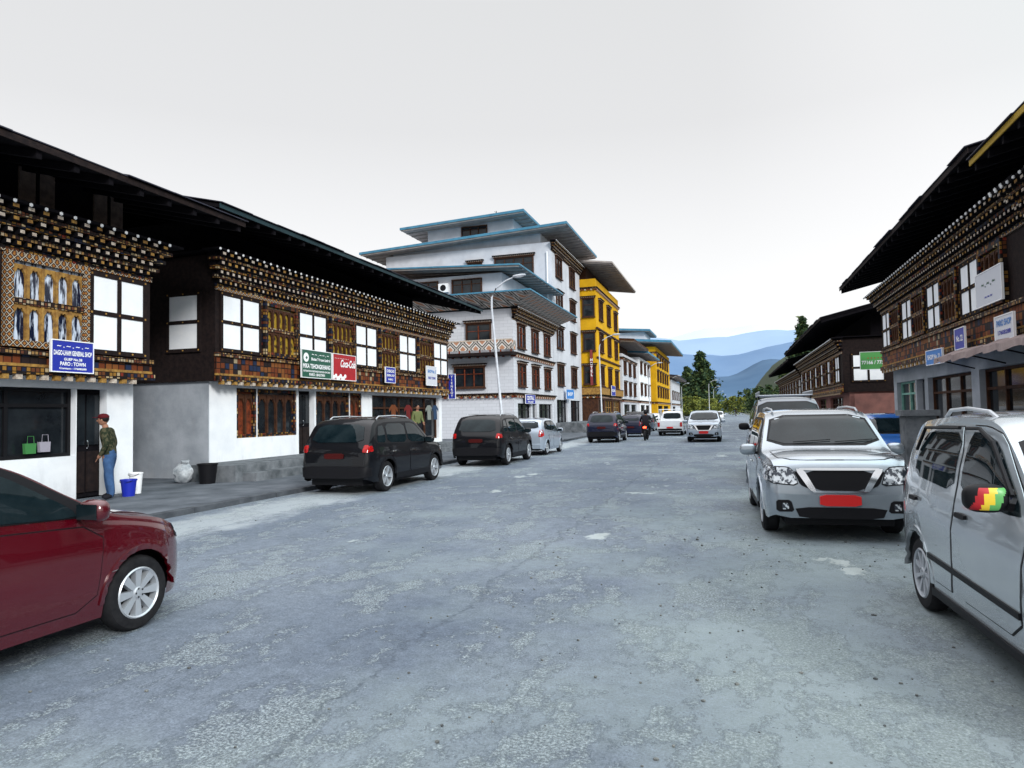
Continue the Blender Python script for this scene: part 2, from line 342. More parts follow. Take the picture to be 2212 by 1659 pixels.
def timber(name,label,loc,rot,W,Dp,z1,z2,bays,opens,pz,ev,evz,rm,over=.3,pane=GOLDP,gm=PL,xo=(1.6,1.2),side=False,cz=.85,lat=PAT,rows=2,fas=None,mulm=BRN,ay=1.2):
    r=empty(name,label,'building',loc,R(rot)); m=MB()
    wall_open(m,W,.0,z1,opens,.3,gm); m.box(0,W,.3,Dp,0,z1,gm); m.obj('wall',r); fill_opens(r,opens)
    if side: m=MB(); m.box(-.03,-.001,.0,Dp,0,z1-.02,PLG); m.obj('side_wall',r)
    m=MB(); y=-over; m.box(-.12,W+.12,y,Dp,z1+.001,z2,TIM); m.obj('timber_storey',r)
    m=MB(); fz=pz[0]-.04
    m.box(-.16,W+.16,y-.12,y,z1+.0,z1+.14,PAT); m.box(-.14,W+.14,y-.06,y,z1+.14,z1+.2,OCH); m.box(-.14,W+.14,y-.04,y,z1+.2,fz-.1,PATF); m.box(-.16,W+.16,y-.1,y,fz-.1,fz,PATG)
    k=int(W/.26)
    for i in range(k): m.box(i*.26,i*.26+.12,y-.1,y,z1-.1,z1-.001,CREAM if i%2 else OCH)
    m.box(-.13,W+.13,y-.05,y,pz[1]+.02,z2-cz,LAT)
    m.obj('frieze',r)
    for k,a,b in bays:
        if k=='P': link('plaster_panel',panel_mesh(b-a,pz[1]-pz[0],2),r,(a,y,pz[0]))
        else: link('window',win(b-a,pz[1]-pz[0],max(2,round((b-a)/.34)),rows,pane,lat,mulm,True,.13),r,(a,y,pz[0]))
    if side: link('plaster_panel',panel_mesh(1.15,pz[1]-pz[0],1),r,(-.12,1.3,pz[0]),R(-90))
    cornice(r,-.15,W+.15,z2-cz,z2,y)
    m=MB(); q=.6 if ay>1 else .03; m.box(q,W-q,ay,Dp-ay,z2,evz+.45,TIMB); m.box(-.3,W+.3,y-.3,Dp,z2+.052,z2+.1,TIMB)
    m.obj('attic',r); gable_roof(r,W,Dp,ev,evz,xo,rm,fas=fas); return r
Ab=[('P',6.5,7.98),('W',4.72,6.45),('P',3.2,4.66),('W',1.4,3.14),('P',.05,1.34)]
A=timber('timber_shop_building','two storey painted timber shop with carved windows and dark eaves',(-13,4.5,0),90,8,8.5,2.62,5.7,Ab,[(2.5,6.55,1.0,2.4,'glass'),(6.57,7.3,.1,2.4,'door')],(3.12,4.86),2.0,6.45,TIN,pane=CURT,xo=(1,1.4),cz=.78,lat=LAT,over=.35,mulm=OCH,ay=.4)
SHU=mat('faded_shutter_boards',(.2,.15,.13),(.1,.075,.07),5,.85)
for x in (5.55,7.25):
    m=MB()
    for q in (0,.42): m.box(q,q+.34,-.04,0,0,.95,SHU)
    m.box(.35,.41,-.06,0,0,.95,TIMB); link('attic_shutter',m.mesh('attic_shutter'),A,(x,.38,5.88))
Bb=[];x=.03
for i in range(9):
    wd=1.72 if i%2==0 else 1.66; Bb.append(('P' if i%2==0 else 'W',x,x+wd)); x+=wd+.085
B=timber('timber_shop_building','long two storey timber shop row with white panels above whitewashed wall',(-13.5,15.5,0),90,15.95,9,2.75,6.2,Bb,
  [(1.1,2.0,1.15,2.6,'win',RED),(2.02,4.0,1.15,2.6,'win'),(4.1,5.0,.5,2.6,'door'),(5.1,7.3,1.1,2.6,'win'),(7.32,8.2,1.1,2.6,'win',RED),(9,15.6,.6,2.55,'glass',BRN)],(3.55,5.2),1.8,7.0,TIN,side=True,xo=(1.65,1.3),fas=TEAL,cz=.9)
def rb(W,off=.15):
    o=[];x=off;i=0
    while x+1.6<W: o.append(('P' if i%2==0 else 'W',x,x+1.5)); x+=1.58;i+=1
    return o
MINT=mat('mint_green_frame',(.24,.5,.43),(.16,.36,.31),5,.5)
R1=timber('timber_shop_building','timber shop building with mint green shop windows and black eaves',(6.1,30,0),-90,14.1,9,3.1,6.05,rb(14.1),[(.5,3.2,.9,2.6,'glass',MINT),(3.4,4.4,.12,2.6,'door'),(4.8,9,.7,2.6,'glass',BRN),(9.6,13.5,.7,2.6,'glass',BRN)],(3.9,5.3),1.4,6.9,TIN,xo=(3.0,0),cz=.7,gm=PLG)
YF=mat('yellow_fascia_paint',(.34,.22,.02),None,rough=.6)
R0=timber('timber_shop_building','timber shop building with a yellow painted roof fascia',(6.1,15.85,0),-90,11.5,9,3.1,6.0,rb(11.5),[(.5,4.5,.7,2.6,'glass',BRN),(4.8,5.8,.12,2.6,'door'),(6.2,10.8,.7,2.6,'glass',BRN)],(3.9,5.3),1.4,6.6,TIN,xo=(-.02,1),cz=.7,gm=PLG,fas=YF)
RD2=mat('dusty_red_plaster',(.3,.14,.12),(.2,.1,.09),2,.9)
R2=timber('timber_shop_building','low timber shop row with dark gabled roof and red base',(6,61,0),-90,21.3,9,2.5,5.3,rb(21.3),[(2,6,.7,2.3,'glass',BRN),(8,12,.7,2.3,'glass',BRN),(14,19,.7,2.3,'glass',BRN)],(3.0,4.5),1.5,6.3,TIN,xo=(1.5,1.5),cz=.7,gm=RD2)
m=MB(); m.box(21.42,21.46,0.2,8.8,.12,2.4,RD2); m.obj('side_wall',R2)
for i in range(3): link('plaster_panel',panel_mesh(1.6,1.5),R2,(21.42,.1+i*2.6,3.0),R(90))
R3=timber('timber_shop_building','low timber shop row under a sagging dark roof',(6.3,92,0),-90,28,9,2.4,5.0,rb(28),[(3,9,.7,2.2,'glass',BRN),(14,22,.7,2.2,'glass',BRN)],(2.9,4.3),1.5,5.9,TIN,xo=(1.5,1),cz=.6)
# ---------------- masonry buildings ----------------
def slab(root,x0,x1,y0,y1,z,dz,t,fm,um,name='roof'):
    m=MB(); A=[(x0,y0,z),(x1,y0,z),(x1,y1,z+dz),(x0,y1,z+dz)]
    m.add(A+[(a,b,c+t) for a,b,c in A],[(0,1,5,4),(1,2,6,5),(2,3,7,6),(3,0,4,7)],fm); m.add([(a,b,c+t) for a,b,c in A],[(0,1,2,3)],fm)
    m.add(A,[(3,2,1,0)],um); k=int((x1-x0)/1.0)
    for q in range(k+1):
        x=x0+.1+q*(x1-x0-.3)/k; m.prism([(y0+.1,z-.1),(y1-.1,z-.1+dz),(y1-.1,z+dz-.003),(y0+.1,z-.003)][::-1],x,x+.1,um)
    return m.obj(name,root)
def masonry(name,label,loc,rot,W,Dp,H,wm,fl,wins,sw,opens,z1=2.9,lm=None):
    r=empty(name,label,'building',loc,R(rot)); m=MB(); ml=RED if name=='guesthouse_building' else BRN
    wall_open(m,W,0,z1,opens,.4,lm or wm); m.box(0,W,.4,Dp,0,z1,lm or wm); m.box(0,W,0,Dp,z1,H,wm); m.obj('wall',r); fill_opens(r,opens)
    for x,z,ww,h,n in wins: link('window',win(ww,h,n,fr=BRN,mul=ml,b=.09,ledge=True,arch=False),r,(x,0,z))
    for y,z,ww,h,n in sw: link('window',win(ww,h,n,fr=BRN,mul=ml,b=.09,ledge=True,arch=False),r,(0,y+ww,z),R(-90))
    m=MB()
    for z in fl:
        m.box(-.12,W+.12,-.12,Dp+.1,z,z+.12,PATG); m.box(-.2,W+.2,-.2,Dp+.1,z+.12,z+.2,TIM)
        for i in range(int(W/.3)): m.box(i*.3,i*.3+.14,-.17,0,z-.12,z-.002,CREAM if i%2 else RED)
        for i in range(int(Dp/.3)): m.box(-.17,0,i*.3,i*.3+.14,z-.12,z-.002,CREAM if i%2 else RED)
    if fl: m.obj('string_course',r)
    return r
def brickmat():
    m,nt,b,tc=newmat('white_tiled_wall'); u,z=uv_of(nt,tc); v=nd(nt,'CombineXYZ',{0:u,1:z}).outputs[0]
    br=nd(nt,'TexBrick',{'Vector':v,'Color1':(.6,.62,.67,1),'Color2':(.56,.58,.63,1),'Mortar':(.46,.48,.52,1),'Scale':1.0,'Mortar Size':.012,'Brick Width':.6,'Row Height':.22})
    nt.links.new(br.outputs['Color'],b.inputs['Base Color']); b.inputs['Roughness'].default_value=.8; return m
BW=brickmat(); GW=mat('pale_grey_plaster',(.6,.62,.67),(.48,.5,.55),.8,.85,grime=.2)
Cc=masonry('guesthouse_building','pale grey guesthouse with painted flared cornice and carved balcony',(-13.5,43.5,0),90,10.9,9,8.7,BW,[2.9,5.6],
  [(x,z,1.7,h,2) for x in (.9,4.4,7.9) for z,h in ((3.55,1.5),(6.15,1.6))],[(1.5,6.3,1.8,1.5,2),(2.0,3.5,2.2,1.4,3),(5.6,6.3,1.8,1.5,2)],
  [(.8,4.0,.7,2.4,'glass',BLK),(4.4,5.6,.1,2.4,'door'),(6.2,10.2,.7,2.4,'glass',BLK)],2.8)
cornice(Cc,-.05,10.95,7.95,8.7,-.001)
m=MB()
a=[(-.3,-.3,8.76),(11.2,-.3,8.76),(11.2,9.3,8.76),(-.3,9.3,8.76)]; b_=[(-1.7,-1.7,9.5),(12.4,-1.7,9.5),(12.4,9.3,9.5),(-1.7,9.3,9.5)]
m.add(a+b_,[(0,1,5,4),(3,0,4,7),(1,2,6,5)],ORN); m.box(-1.75,12.45,-1.75,9.3,9.503,9.6,BLUR); m.obj('cornice_canopy',Cc)
m=MB(); m.box(.3,10,.8,9,9.62,11.2,GW); m.obj('attic_storey',Cc)
for y in (2.2,5.4): link('window',win(2.2,1.1,3,fr=BRN,mul=BRN,b=.08,arch=False),Cc,(.3,y+2.2,9.85),R(-90))
m=MB(); m.box(-.0,.28,4.6,5.3,10.1,10.7,WHT); m.rev([(.001,0),(.22,0)],14,BLK,(0,0,0)); m.v=[(v[0],v[1],v[2]) if i<8 else (-.006,4.95+v[0],10.4+v[2]) for i,v in enumerate(m.v)]; m.obj('air_conditioner',Cc)
slab(Cc,-.9,11.4,-.8,10,11.35,.5,.1,BLUR,UND)
m=MB(); m.box(-1.0,0,-.2,6.5,5.55,5.75,TIM); m.box(-1.0,-.94,-.2,6.5,5.9,6.5,ORN); m.box(-1.02,-.92,-.22,6.5,6.502,6.58,CREAM); m.box(-.93,0,-.2,-.14,5.9,6.5,ORN)
for i in range(10): m.box(-.98,-.9,-.19+i*.72,-.11+i*.72,5.752,5.898,RED)
m.obj('balcony',Cc)
Dd=masonry('apartment_building','tall white five storey apartment building with blue roof edges',(-13.5,54.5,0),90,11,15,15.7,GW,[],
  [(x,z,2.1,1.7,2) for x in (1.2,6.4) for z in (4.0,7.1,10.1,13.1)],[(1.5,13.0,3.4,1.7,4),(6,13.2,1.3,1.3,2),(9.5,13.2,1.3,1.0,2),(1.8,10.1,2,1.6,2)],
  [(.8,4.6,.3,2.8,'glass',BLK),(6,10.2,.3,2.8,'glass',BLK)],3.1,GW)
cornice(Dd,-.05,11.05,14.95,15.7,-.001)
m=MB(); m.box(.4,10.6,1,14.5,15.76,16.6,GW); m.obj('attic_storey',Dd)
slab(Dd,-1.2,12,-1.6,17,16.75,-.9,.2,BLUR,UND)
m=MB(); m.box(1.2,8,3.6,11.5,16.5,18.3,GW); m.obj('rooftop_room',Dd); link('window',win(2.4,.9,3,fr=BRN,mul=BRN,b=.08,arch=False),Dd,(1.2,8.3,17.1),R(-90))
slab(Dd,-.3,9.5,2.2,13.5,18.4,-.5,.2,BLUR,UND)
m=MB(); m.tube([(-.1,.35,3),(-.1,.35,14.9)],.06,6,WHT); m.obj('drainpipe',Dd)
m=MB(); m.tube([(4,6,18.5),(4,6,20.0)],.03,5,BLK); m.tube([(3.5,6,19.8),(4.5,6,19.9)],.02,5,BLK); m.tube([(3.7,6,19.5),(4.3,6,19.6)],.02,5,BLK); m.obj('antenna',Dd)
E=masonry('hotel_building','yellow ochre four storey hotel with dark shopfront arcade',(-12,65.7,0),90,14.4,9,14.6,YEL,[3.2,13.6],
  [(x,z,2.0,1.9,2) for x in (1.5,6.2,10.8) for z in (4.3,7.6,10.8)],[(.1,4.4,1.2,1.8,1),(.1,7.6,1.2,1.8,1),(.1,10.9,1.2,1.8,1)],
  [(.8,3.4,.1,2.9,'door'),(4,8.5,.15,2.9,'glass',OCH),(9.2,13.6,.15,2.9,'glass',OCH)],3.1,BRN)
m=MB(); m.box(-.2,14.6,-.35,9,3.42,4.1,OCH); m.box(-.25,14.65,-.4,9,4.102,4.16,BRN); m.box(-.1,14.5,-.16,0,9.75,9.9,BRN); m.box(-.1,14.5,-.16,0,6.9,7.05,BRN); m.obj('balcony_band',E)
m=MB(); m.box(.5,13.9,1,9,14.66,15.9,BRN); m.obj('attic_storey',E)
slab(E,-1.2,16.0,-1.9,10,15.7,1.6,.16,UND,UND)
F=masonry('shop_house_building','three storey grey shop house with brown tin roof',(-11.9,81.5,0),90,13,9,8.6,GW,[3,8],[(x,z,1.9,1.5,2) for x in (1,5.3,9.6) for z in (3.7,6.2)],[],[(.8,6,.3,2.6,'glass',BLK),(7,12,.3,2.6,'glass',BLK)])
m=MB(); m.box(1,12,1,8,8.6,10,BRN); m.obj('attic_storey',F); slab(F,-1,14,-1.6,10,9.9,1.0,.25,BRN,UND)
G=masonry('shop_house_building','white three storey shop house with pale blue roof',(-11.7,96,0),90,14,9,9.2,PL,[3],[(x,z,1.9,1.5,2) for x in (1,5.5,10) for z in (4,7)],[],[(.8,6,.3,2.6,'glass',BLK),(7,12,.3,2.6,'glass',BLK)])
slab(G,-1,15,-1.4,10,9.6,.8,.25,BLUR,UND)
Hh=masonry('hotel_building','yellow four storey building with bright blue roof',(-11,112,0),90,26,10,12,YEL,[3,11],[(x,z,2.2,1.6,2) for x in (1.5,6,10.5,15,19.5) for z in (4,6.6,9.1)],[],[(2,10,.3,2.6,'glass',BLK),(12,22,.3,2.6,'glass',BLK)])
slab(Hh,-1.5,28,-2.6,11,12.4,1.2,.35,BLUR,UND); m=MB(); m.box(3,12,2,8,13.2,14.8,GW); m.obj('rooftop_room',Hh); slab(Hh,2,13,1,9,14.8,.6,.3,BLUR,UND)
Ii=masonry('shop_house_building','pale shop house at the end of the street row',(-11,142,0),90,25,10,8,GW,[3],[(x,4,2.2,1.6,2) for x in (1.5,7,13,19)],[],[(2,10,.3,2.6,'glass',BLK)])
slab(Ii,-1,26,-1.5,11,8.4,1.4,.4,TIN,UND)
K=masonry('shop_house_building','small dark roofed house behind the guesthouse',(-23.5,42,0),90,8,8,9.6,GW,[],[],[(1.5,8,2,1.2,2)],[])
slab(K,-1.5,9,-2.5,9,10.6,.9,.15,BRN,TIM)
# ---------------- signs ----------------
def text_mesh(mb,s,size,x,z,y,m,shear=0,width=None):
    cu=D.curves.new('t','FONT'); cu.body=s; cu.size=size; cu.align_x='CENTER'; cu.align_y='CENTER'; cu.shear=shear; cu.offset=.003*size/.1 if size<.3 else .01
    o=D.objects.new('t',cu); col.objects.link(o); bpy.context.view_layer.update()
    me=D.meshes.new_from_object(o.evaluated_get(bpy.context.evaluated_depsgraph_get()))
    vs=[v.co for v in me.vertices]; k=1
    if vs and width: k=width/max(.01,max(v.x for v in vs)-min(v.x for v in vs))
    mb.add([(x+v.x*k,y,z+v.y) for v in vs],[tuple(p.vertices) for p in me.polygons],m)
    D.objects.remove(o); D.meshes.remove(me)
def sign(label,loc,rot,w,h,bg,lines,name='shop_sign',fr=WHT,extra=None,th=1):
    m=MB(); m.box(-w/2,w/2,-.02,.02,-h/2,h/2,bg); f=.02*th
    m.box(-w/2-f,w/2+f,-.03,.02,h/2,h/2+f,fr); m.box(-w/2-f,w/2+f,-.03,.02,-h/2-f,-h/2,fr); m.box(-w/2-f,-w/2,-.03,.02,-h/2,h/2,fr); m.box(w/2,w/2+f,-.03,.02,-h/2,h/2,fr)
    m.box(-w/2+.1,-w/2+.14,.02,.14,-.03,.03,BLK); m.box(w/2-.14,w/2-.1,.02,.14,-.03,.03,BLK)
    o=m.obj(name,loc=loc,rot=R(rot)); tag(o,label,'sign')
    for ln in lines:
        m=MB(); text_mesh(m,ln[0],ln[1],ln[2],ln[3],-.026,ln[4] if len(ln)>4 else WHT,ln[5] if len(ln)>5 else 0,ln[6] if len(ln)>6 else None)
        if m.v: link('lettering',m.mesh('lettering'),o)
    if extra: m=MB(); extra(m); link('emblem',m.mesh('emblem'),o)
    return o
BLU=mat('blue_sign_paint',(.015,.03,.34),None,rough=.4); GRN=mat('green_sign_paint',(.012,.09,.055),None,rough=.4); CRED=mat('red_sign_paint',(.46,.008,.015),(.32,.006,.012),3,rough=.4)
LGRN=mat('bright_green_sign_paint',(.1,.36,.1),None,rough=.4); CYB=mat('light_blue_sign_paint',(.04,.2,.55),None,rough=.4); MAG=mat('crimson_sign_paint',(.25,.01,.05),None,rough=.4)
DRS=mat('faded_red_sign_paint',(.22,.04,.04),None,rough=.6); BLS=mat('pale_board_paint',(.6,.62,.68),None,rough=.6)
sign('blue shop sign with white lettering on painted timber wall',(-12.46,10.5,3.0),90,.9,.6,BLU,[('DAGO-LHAM GENERAL SHOP',.13,0,.06,WHT,0,.84),('GUEP No.38',.07,0,-.06,WHT,0,.4),('PARO : TOWN',.1,0,-.15,WHT,0,.56),('Contact : 17608288',.05,0,-.24,WHT,0,.6),('~ . ~ . ~ . ~',.1,0,.2,WHT,0,.7)])
def tel(m): m.rev([(.001,0),(.15,0)],20,WHT,(-.62,-.027,.2)); m.rev([(.001,0),(.06,0)],4,GRN,(-.6,-.031,.19))
sign('green telecom shop sign with round emblem',(-12.98,19.85,3.45),90,1.7,.88,GRN,[('Bhutan Telecom Limited',.13,.22,.16,WHT,0,1.1),('~ ~ . ~ ~ . ~',.14,.2,.32,WHT,0,1.0),('MIKA TSHONGKHANG',.2,0,-.08,WHT,0,1.58),('DISTRIBUTOR OF RECHARGE VOUCHER & SIM CARD',.075,0,-.24,WHT,0,1.55),('PARO : BHUTAN',.12,0,-.35,WHT,0,.9)],extra=tel)
sign('red soft drink sign with white script lettering',(-12.98,21.58,3.45),90,1.5,.88,CRED,[('Coca-Cola',.36,.2,.12,WHT,.35,1.0),('. . . . . . . . .',.12,-.2,.33,WHT,0,.9)],extra=lambda m:[m.ell((-.68+.1*i,-.022-.0015*(i%5),-.36+.05*math.sin(i*2.)),.08,.003,.07,WHT,n=10) for i in range(8)])
sign('small blue and white notice sign below timber windows',(-12.98,25.05,3.35),90,.8,.6,BLU,[('CHENCHO',.16,0,.15,WHT,0,.65),('GENERAL SHOP',.12,0,-.02,WHT,0,.65),('PARO',.1,0,-.18,WHT,0,.4)])
sign('small blue and white notice sign below timber windows',(-12.98,29.1,3.5),90,1.1,.85,BLS,[('SHOP No. 5',.2,0,.2,CYB,0,.9),('PARO TOWN',.16,0,-.1,BLU,0,.8)])
def vert(s,h,w): return [(ch,h/len(s)*1.0,0,h/2-(i+.5)*h/len(s),WHT) for i,ch in enumerate(s)]
sign('tall narrow blue sign with stacked white letters',(-13.0,31.6,3.1),0,.34,1.2,BLU,vert('YIENROT',1.1,.3))
sign('blue shop sign with white lettering over a doorway',(-13.25,46.5,2.7),90,2.4,.6,BLU,[('CENTRAL',.38,0,.06,WHT,0,1.8),('HOTEL & SHOP',.16,0,-.2,WHT,0,1.4)])
sign('bright blue shop sign beside a white wall',(-13.1,58.5,3.3),80,1.7,.8,CYB,[('SHOP',.4,0,.0,WHT,0,1.1)])
sign('narrow faded red vertical sign on yellow wall',(-12.5,65.5,6.0),0,.26,3.4,DRS,vert('HOTEL',1.8,.2),fr=BRN)
sign('blue signboard on the yellow building balcony',(-11.5,72,3.9),90,2.4,1.0,BLU,[('RESTAURANT',.4,0,0,WHT,0,2.0)])
sign('white and blue signboard under deep eaves',(5.5,16.7,3.3),-90,1.0,.5,BLS,[('PARO SHOP',.18,0,.1,CYB,0,.8),('17608288',.12,0,-.1,BLU,0,.7)])
sign('small blue signboard under deep eaves',(5.45,21.7,3.05),-85,1.15,.38,CYB,[('SHOP No. 21',.18,0,0,WHT,0,.9)])
sign('small blue notice board under deep eaves',(5.5,19.6,3.35),-90,.75,.5,BLU,[('No. 22',.2,0,0,WHT,0,.5)])
sign('pale cloth board with script on the timber front',(5.66,18,4.35),-90,1.6,.75,BLS,[('~ . ~ . ~',.25,0,.1,GRN),('~ ~ ~',.2,0,-.2,BLU)])
sign('green and white phone number signboard',(6.93,38.0,4.0),0,1.3,.85,LGRN,[('77166 / 77566',.24,0,-.1,WHT,0,1.2),('. . . . .',.3,0,.2,CRED)])
sign('crimson signboard with white letters',(7.5,37,4.2),0,.6,1.4,MAG,[('BH',.45,0,.4,WHT,0,.45),('Q',.5,0,-.35,WHT)])
m=MB(); AW=mat('brown_canvas_awning',(.36,.29,.28),(.24,.19,.19),3,.9)
N=26; vs=[];fs=[]
for i in range(N+1):
    y=19.8-i*7.8/N; w_=.05*math.sin(i*1.9)+.03*math.sin(i*.7); vs+=[(5.78,y,3.12),(5.3,y,2.99+w_*.6),(4.95+w_,y,2.88+w_*.5),(4.94+w_,y,2.74+w_*.7)]
for i in range(N):
    for j in range(3): a_=i*4+j; fs.append((a_,a_+1,a_+5,a_+4))
m.add(vs,fs,AW)
for y in (12.3,14,15.8,17.6,19.6): m.tube([(5.78,y,2.6),(4.98,y,2.84)],.018,6,BLK)
tag(m.obj('awning'),'sun bleached brown canvas awning over shopfront','awning')
# ---------------- cars ----------------
def mono(p):
    xs=[a for a,_ in p]; ys=[b for _,b in p]; n=len(p); d=[(ys[i+1]-ys[i])/(xs[i+1]-xs[i]) for i in range(n-1)]
    t=[d[0]]+[0 if d[i-1]*d[i]<=0 else 2*d[i-1]*d[i]/(d[i-1]+d[i]) for i in range(1,n-1)]+[d[-1]]
    def f(x):
        if x<=xs[0]: return ys[0]
        if x>=xs[-1]: return ys[-1]
        i=max(k for k in range(n-1) if xs[k]<=x); h=xs[i+1]-xs[i]; s=(x-xs[i])/h
        return ys[i]*(1+2*s)*(1-s)**2+t[i]*h*s*(1-s)**2+ys[i+1]*s*s*(3-2*s)+t[i+1]*h*s*s*(s-1)
    return f
def chaikin(p,n):
    for _ in range(n):
        q=[]
        for i in range(len(p)):
            a,b=p[i],p[(i+1)%len(p)]; q+=[(a[0]*.85+b[0]*.15,a[1]*.85+b[1]*.15),(a[0]*.15+b[0]*.85,a[1]*.15+b[1]*.85)]
        p=q
    return p
def inside(p,x,y):
    c=False;n=len(p)
    for i in range(n):
        a,b=p[i],p[i-1]
        if (a[1]>y)!=(b[1]>y) and x<(b[0]-a[0])*(y-a[1])/(b[1]-a[1])+a[0]: c=not c
    return c
def patch(name,parent,bvh,poly,ax,sg,m,off=.008,res=.08,sm=0,thick=.02):
    if sm: poly=chaikin(poly,sm)
    B=[]
    for i in range(len(poly)):
        a,b=poly[i],poly[(i+1)%len(poly)]; L=math.dist(a,b); k=max(1,math.ceil(L/res))
        B+=[(a[0]+(b[0]-a[0])*j/k,a[1]+(b[1]-a[1])*j/k) for j in range(k)]
    n=len(B); pts=list(B); x0=min(p[0] for p in B);x1=max(p[0] for p in B);y0=min(p[1] for p in B);y1=max(p[1] for p in B)
    gx=x0+res/2
    while gx<x1:
        gy=y0+res/2
        while gy<y1:
            if inside(poly,gx,gy) and min(math.dist((gx,gy),b) for b in B)>res*.45: pts.append((gx,gy))
            gy+=res
        gx+=res
    r=delaunay_2d_cdt([Vector(p) for p in pts],[(i,(i+1)%n) for i in range(n)],[],1,1e-6)
    ds=[];os=[]
    for p in r[0]:
        if ax=='y': o=Vector((p.x,sg*4,p.y)); d=Vector((0,-sg,0))
        elif ax=='x': o=Vector((sg*6,p.x,p.y)); d=Vector((-sg,0,0))
        else: o=Vector((p.x,p.y,5)); d=Vector((0,0,-1))
        h=bvh.ray_cast(o,d); ds.append(h[3]); os.append((o,d))
    ok=[q for q in ds if q is not None]
    if not ok: return None
    av=sum(ok)/len(ok); vs=[o+d*((q if q is not None else av)-off) for (o,d),q in zip(os,ds)]; d=os[0][1]
    bm=bmesh.new(); bv=[bm.verts.new(v) for v in vs]
    for f in r[2]:
        try: bm.faces.new([bv[i] for i in f])
        except ValueError: pass
    be=[e for e in bm.edges if e.is_boundary]; ex=bmesh.ops.extrude_edge_only(bm,edges=be)
    for v in ex['geom']:
        if isinstance(v,bmesh.types.BMVert): v.co+=d*thick
    for f in bm.faces: f.smooth=True
    cen=sum((v.co for v in bm.verts),Vector())/len(bm.verts)
    for v in bm.verts: v.co-=cen
    me=D.meshes.new(name); bm.to_mesh(me); bm.free(); me.materials.append(m); me.set_sharp_from_angle(angle=R(40))
    return link(name,me,parent,cen)
def mir(p): return [(-a,b) for a,b in p]
def wheel_meshes(r,tw,spokes,rimm=RIM,sw=.05):
    t=MB(); rr=r*.68; t.rev([(rr,-tw/2+.01),(r*.8,-tw/2),(r*.93,-tw/2+.01),(r,-tw/2+.04),(r,tw/2-.04),(r*.93,tw/2-.01),(r*.8,tw/2),(rr,tw/2-.01)],36,RUB)
    m=MB(); m.rev([(rr+.004,-tw/2+.012),(rr-.008,-tw/2+.0),(rr-.02,-tw/2+.01),(rr-.024,-tw/2+.07)],36,rimm); m.rev([(rr-.024,-tw/2+.075),(.02,-tw/2+.085)],24,BLK)
    m.rev([(.001,-tw/2+.005),(.04,-tw/2+.008),(.055,-tw/2+.03),(.055,-tw/2+.08)],16,rimm)
    for i in range(spokes):
        a=2*math.pi*i/spokes; ca,sa=math.cos(a),math.sin(a)
        def P(rad,s,y): return (ca*rad-sa*s,y,sa*rad+ca*s)
        w0,w1=sw*.55,sw; y0=-tw/2
        m.add([P(.04,-w0,y0+.02),P(.04,w0,y0+.02),P(rr-.012,w1,y0+.012),P(rr-.012,-w1,y0+.012),P(.04,-w0,y0+.07),P(.04,w0,y0+.07),P(rr-.012,w1,y0+.07),P(rr-.012,-w1,y0+.07)],[(0,1,2,3),(0,3,7,4),(1,5,6,2)],rimm)
    for i in range(5):
        a=2*math.pi*(i+.5)/5; m.rev([(.001,-tw/2+.002),(.009,-tw/2+.003)],6,BLK,(math.cos(a)*.035,0,math.sin(a)*.035))
    return t.mesh('tyre',True),m.mesh('rim',True)
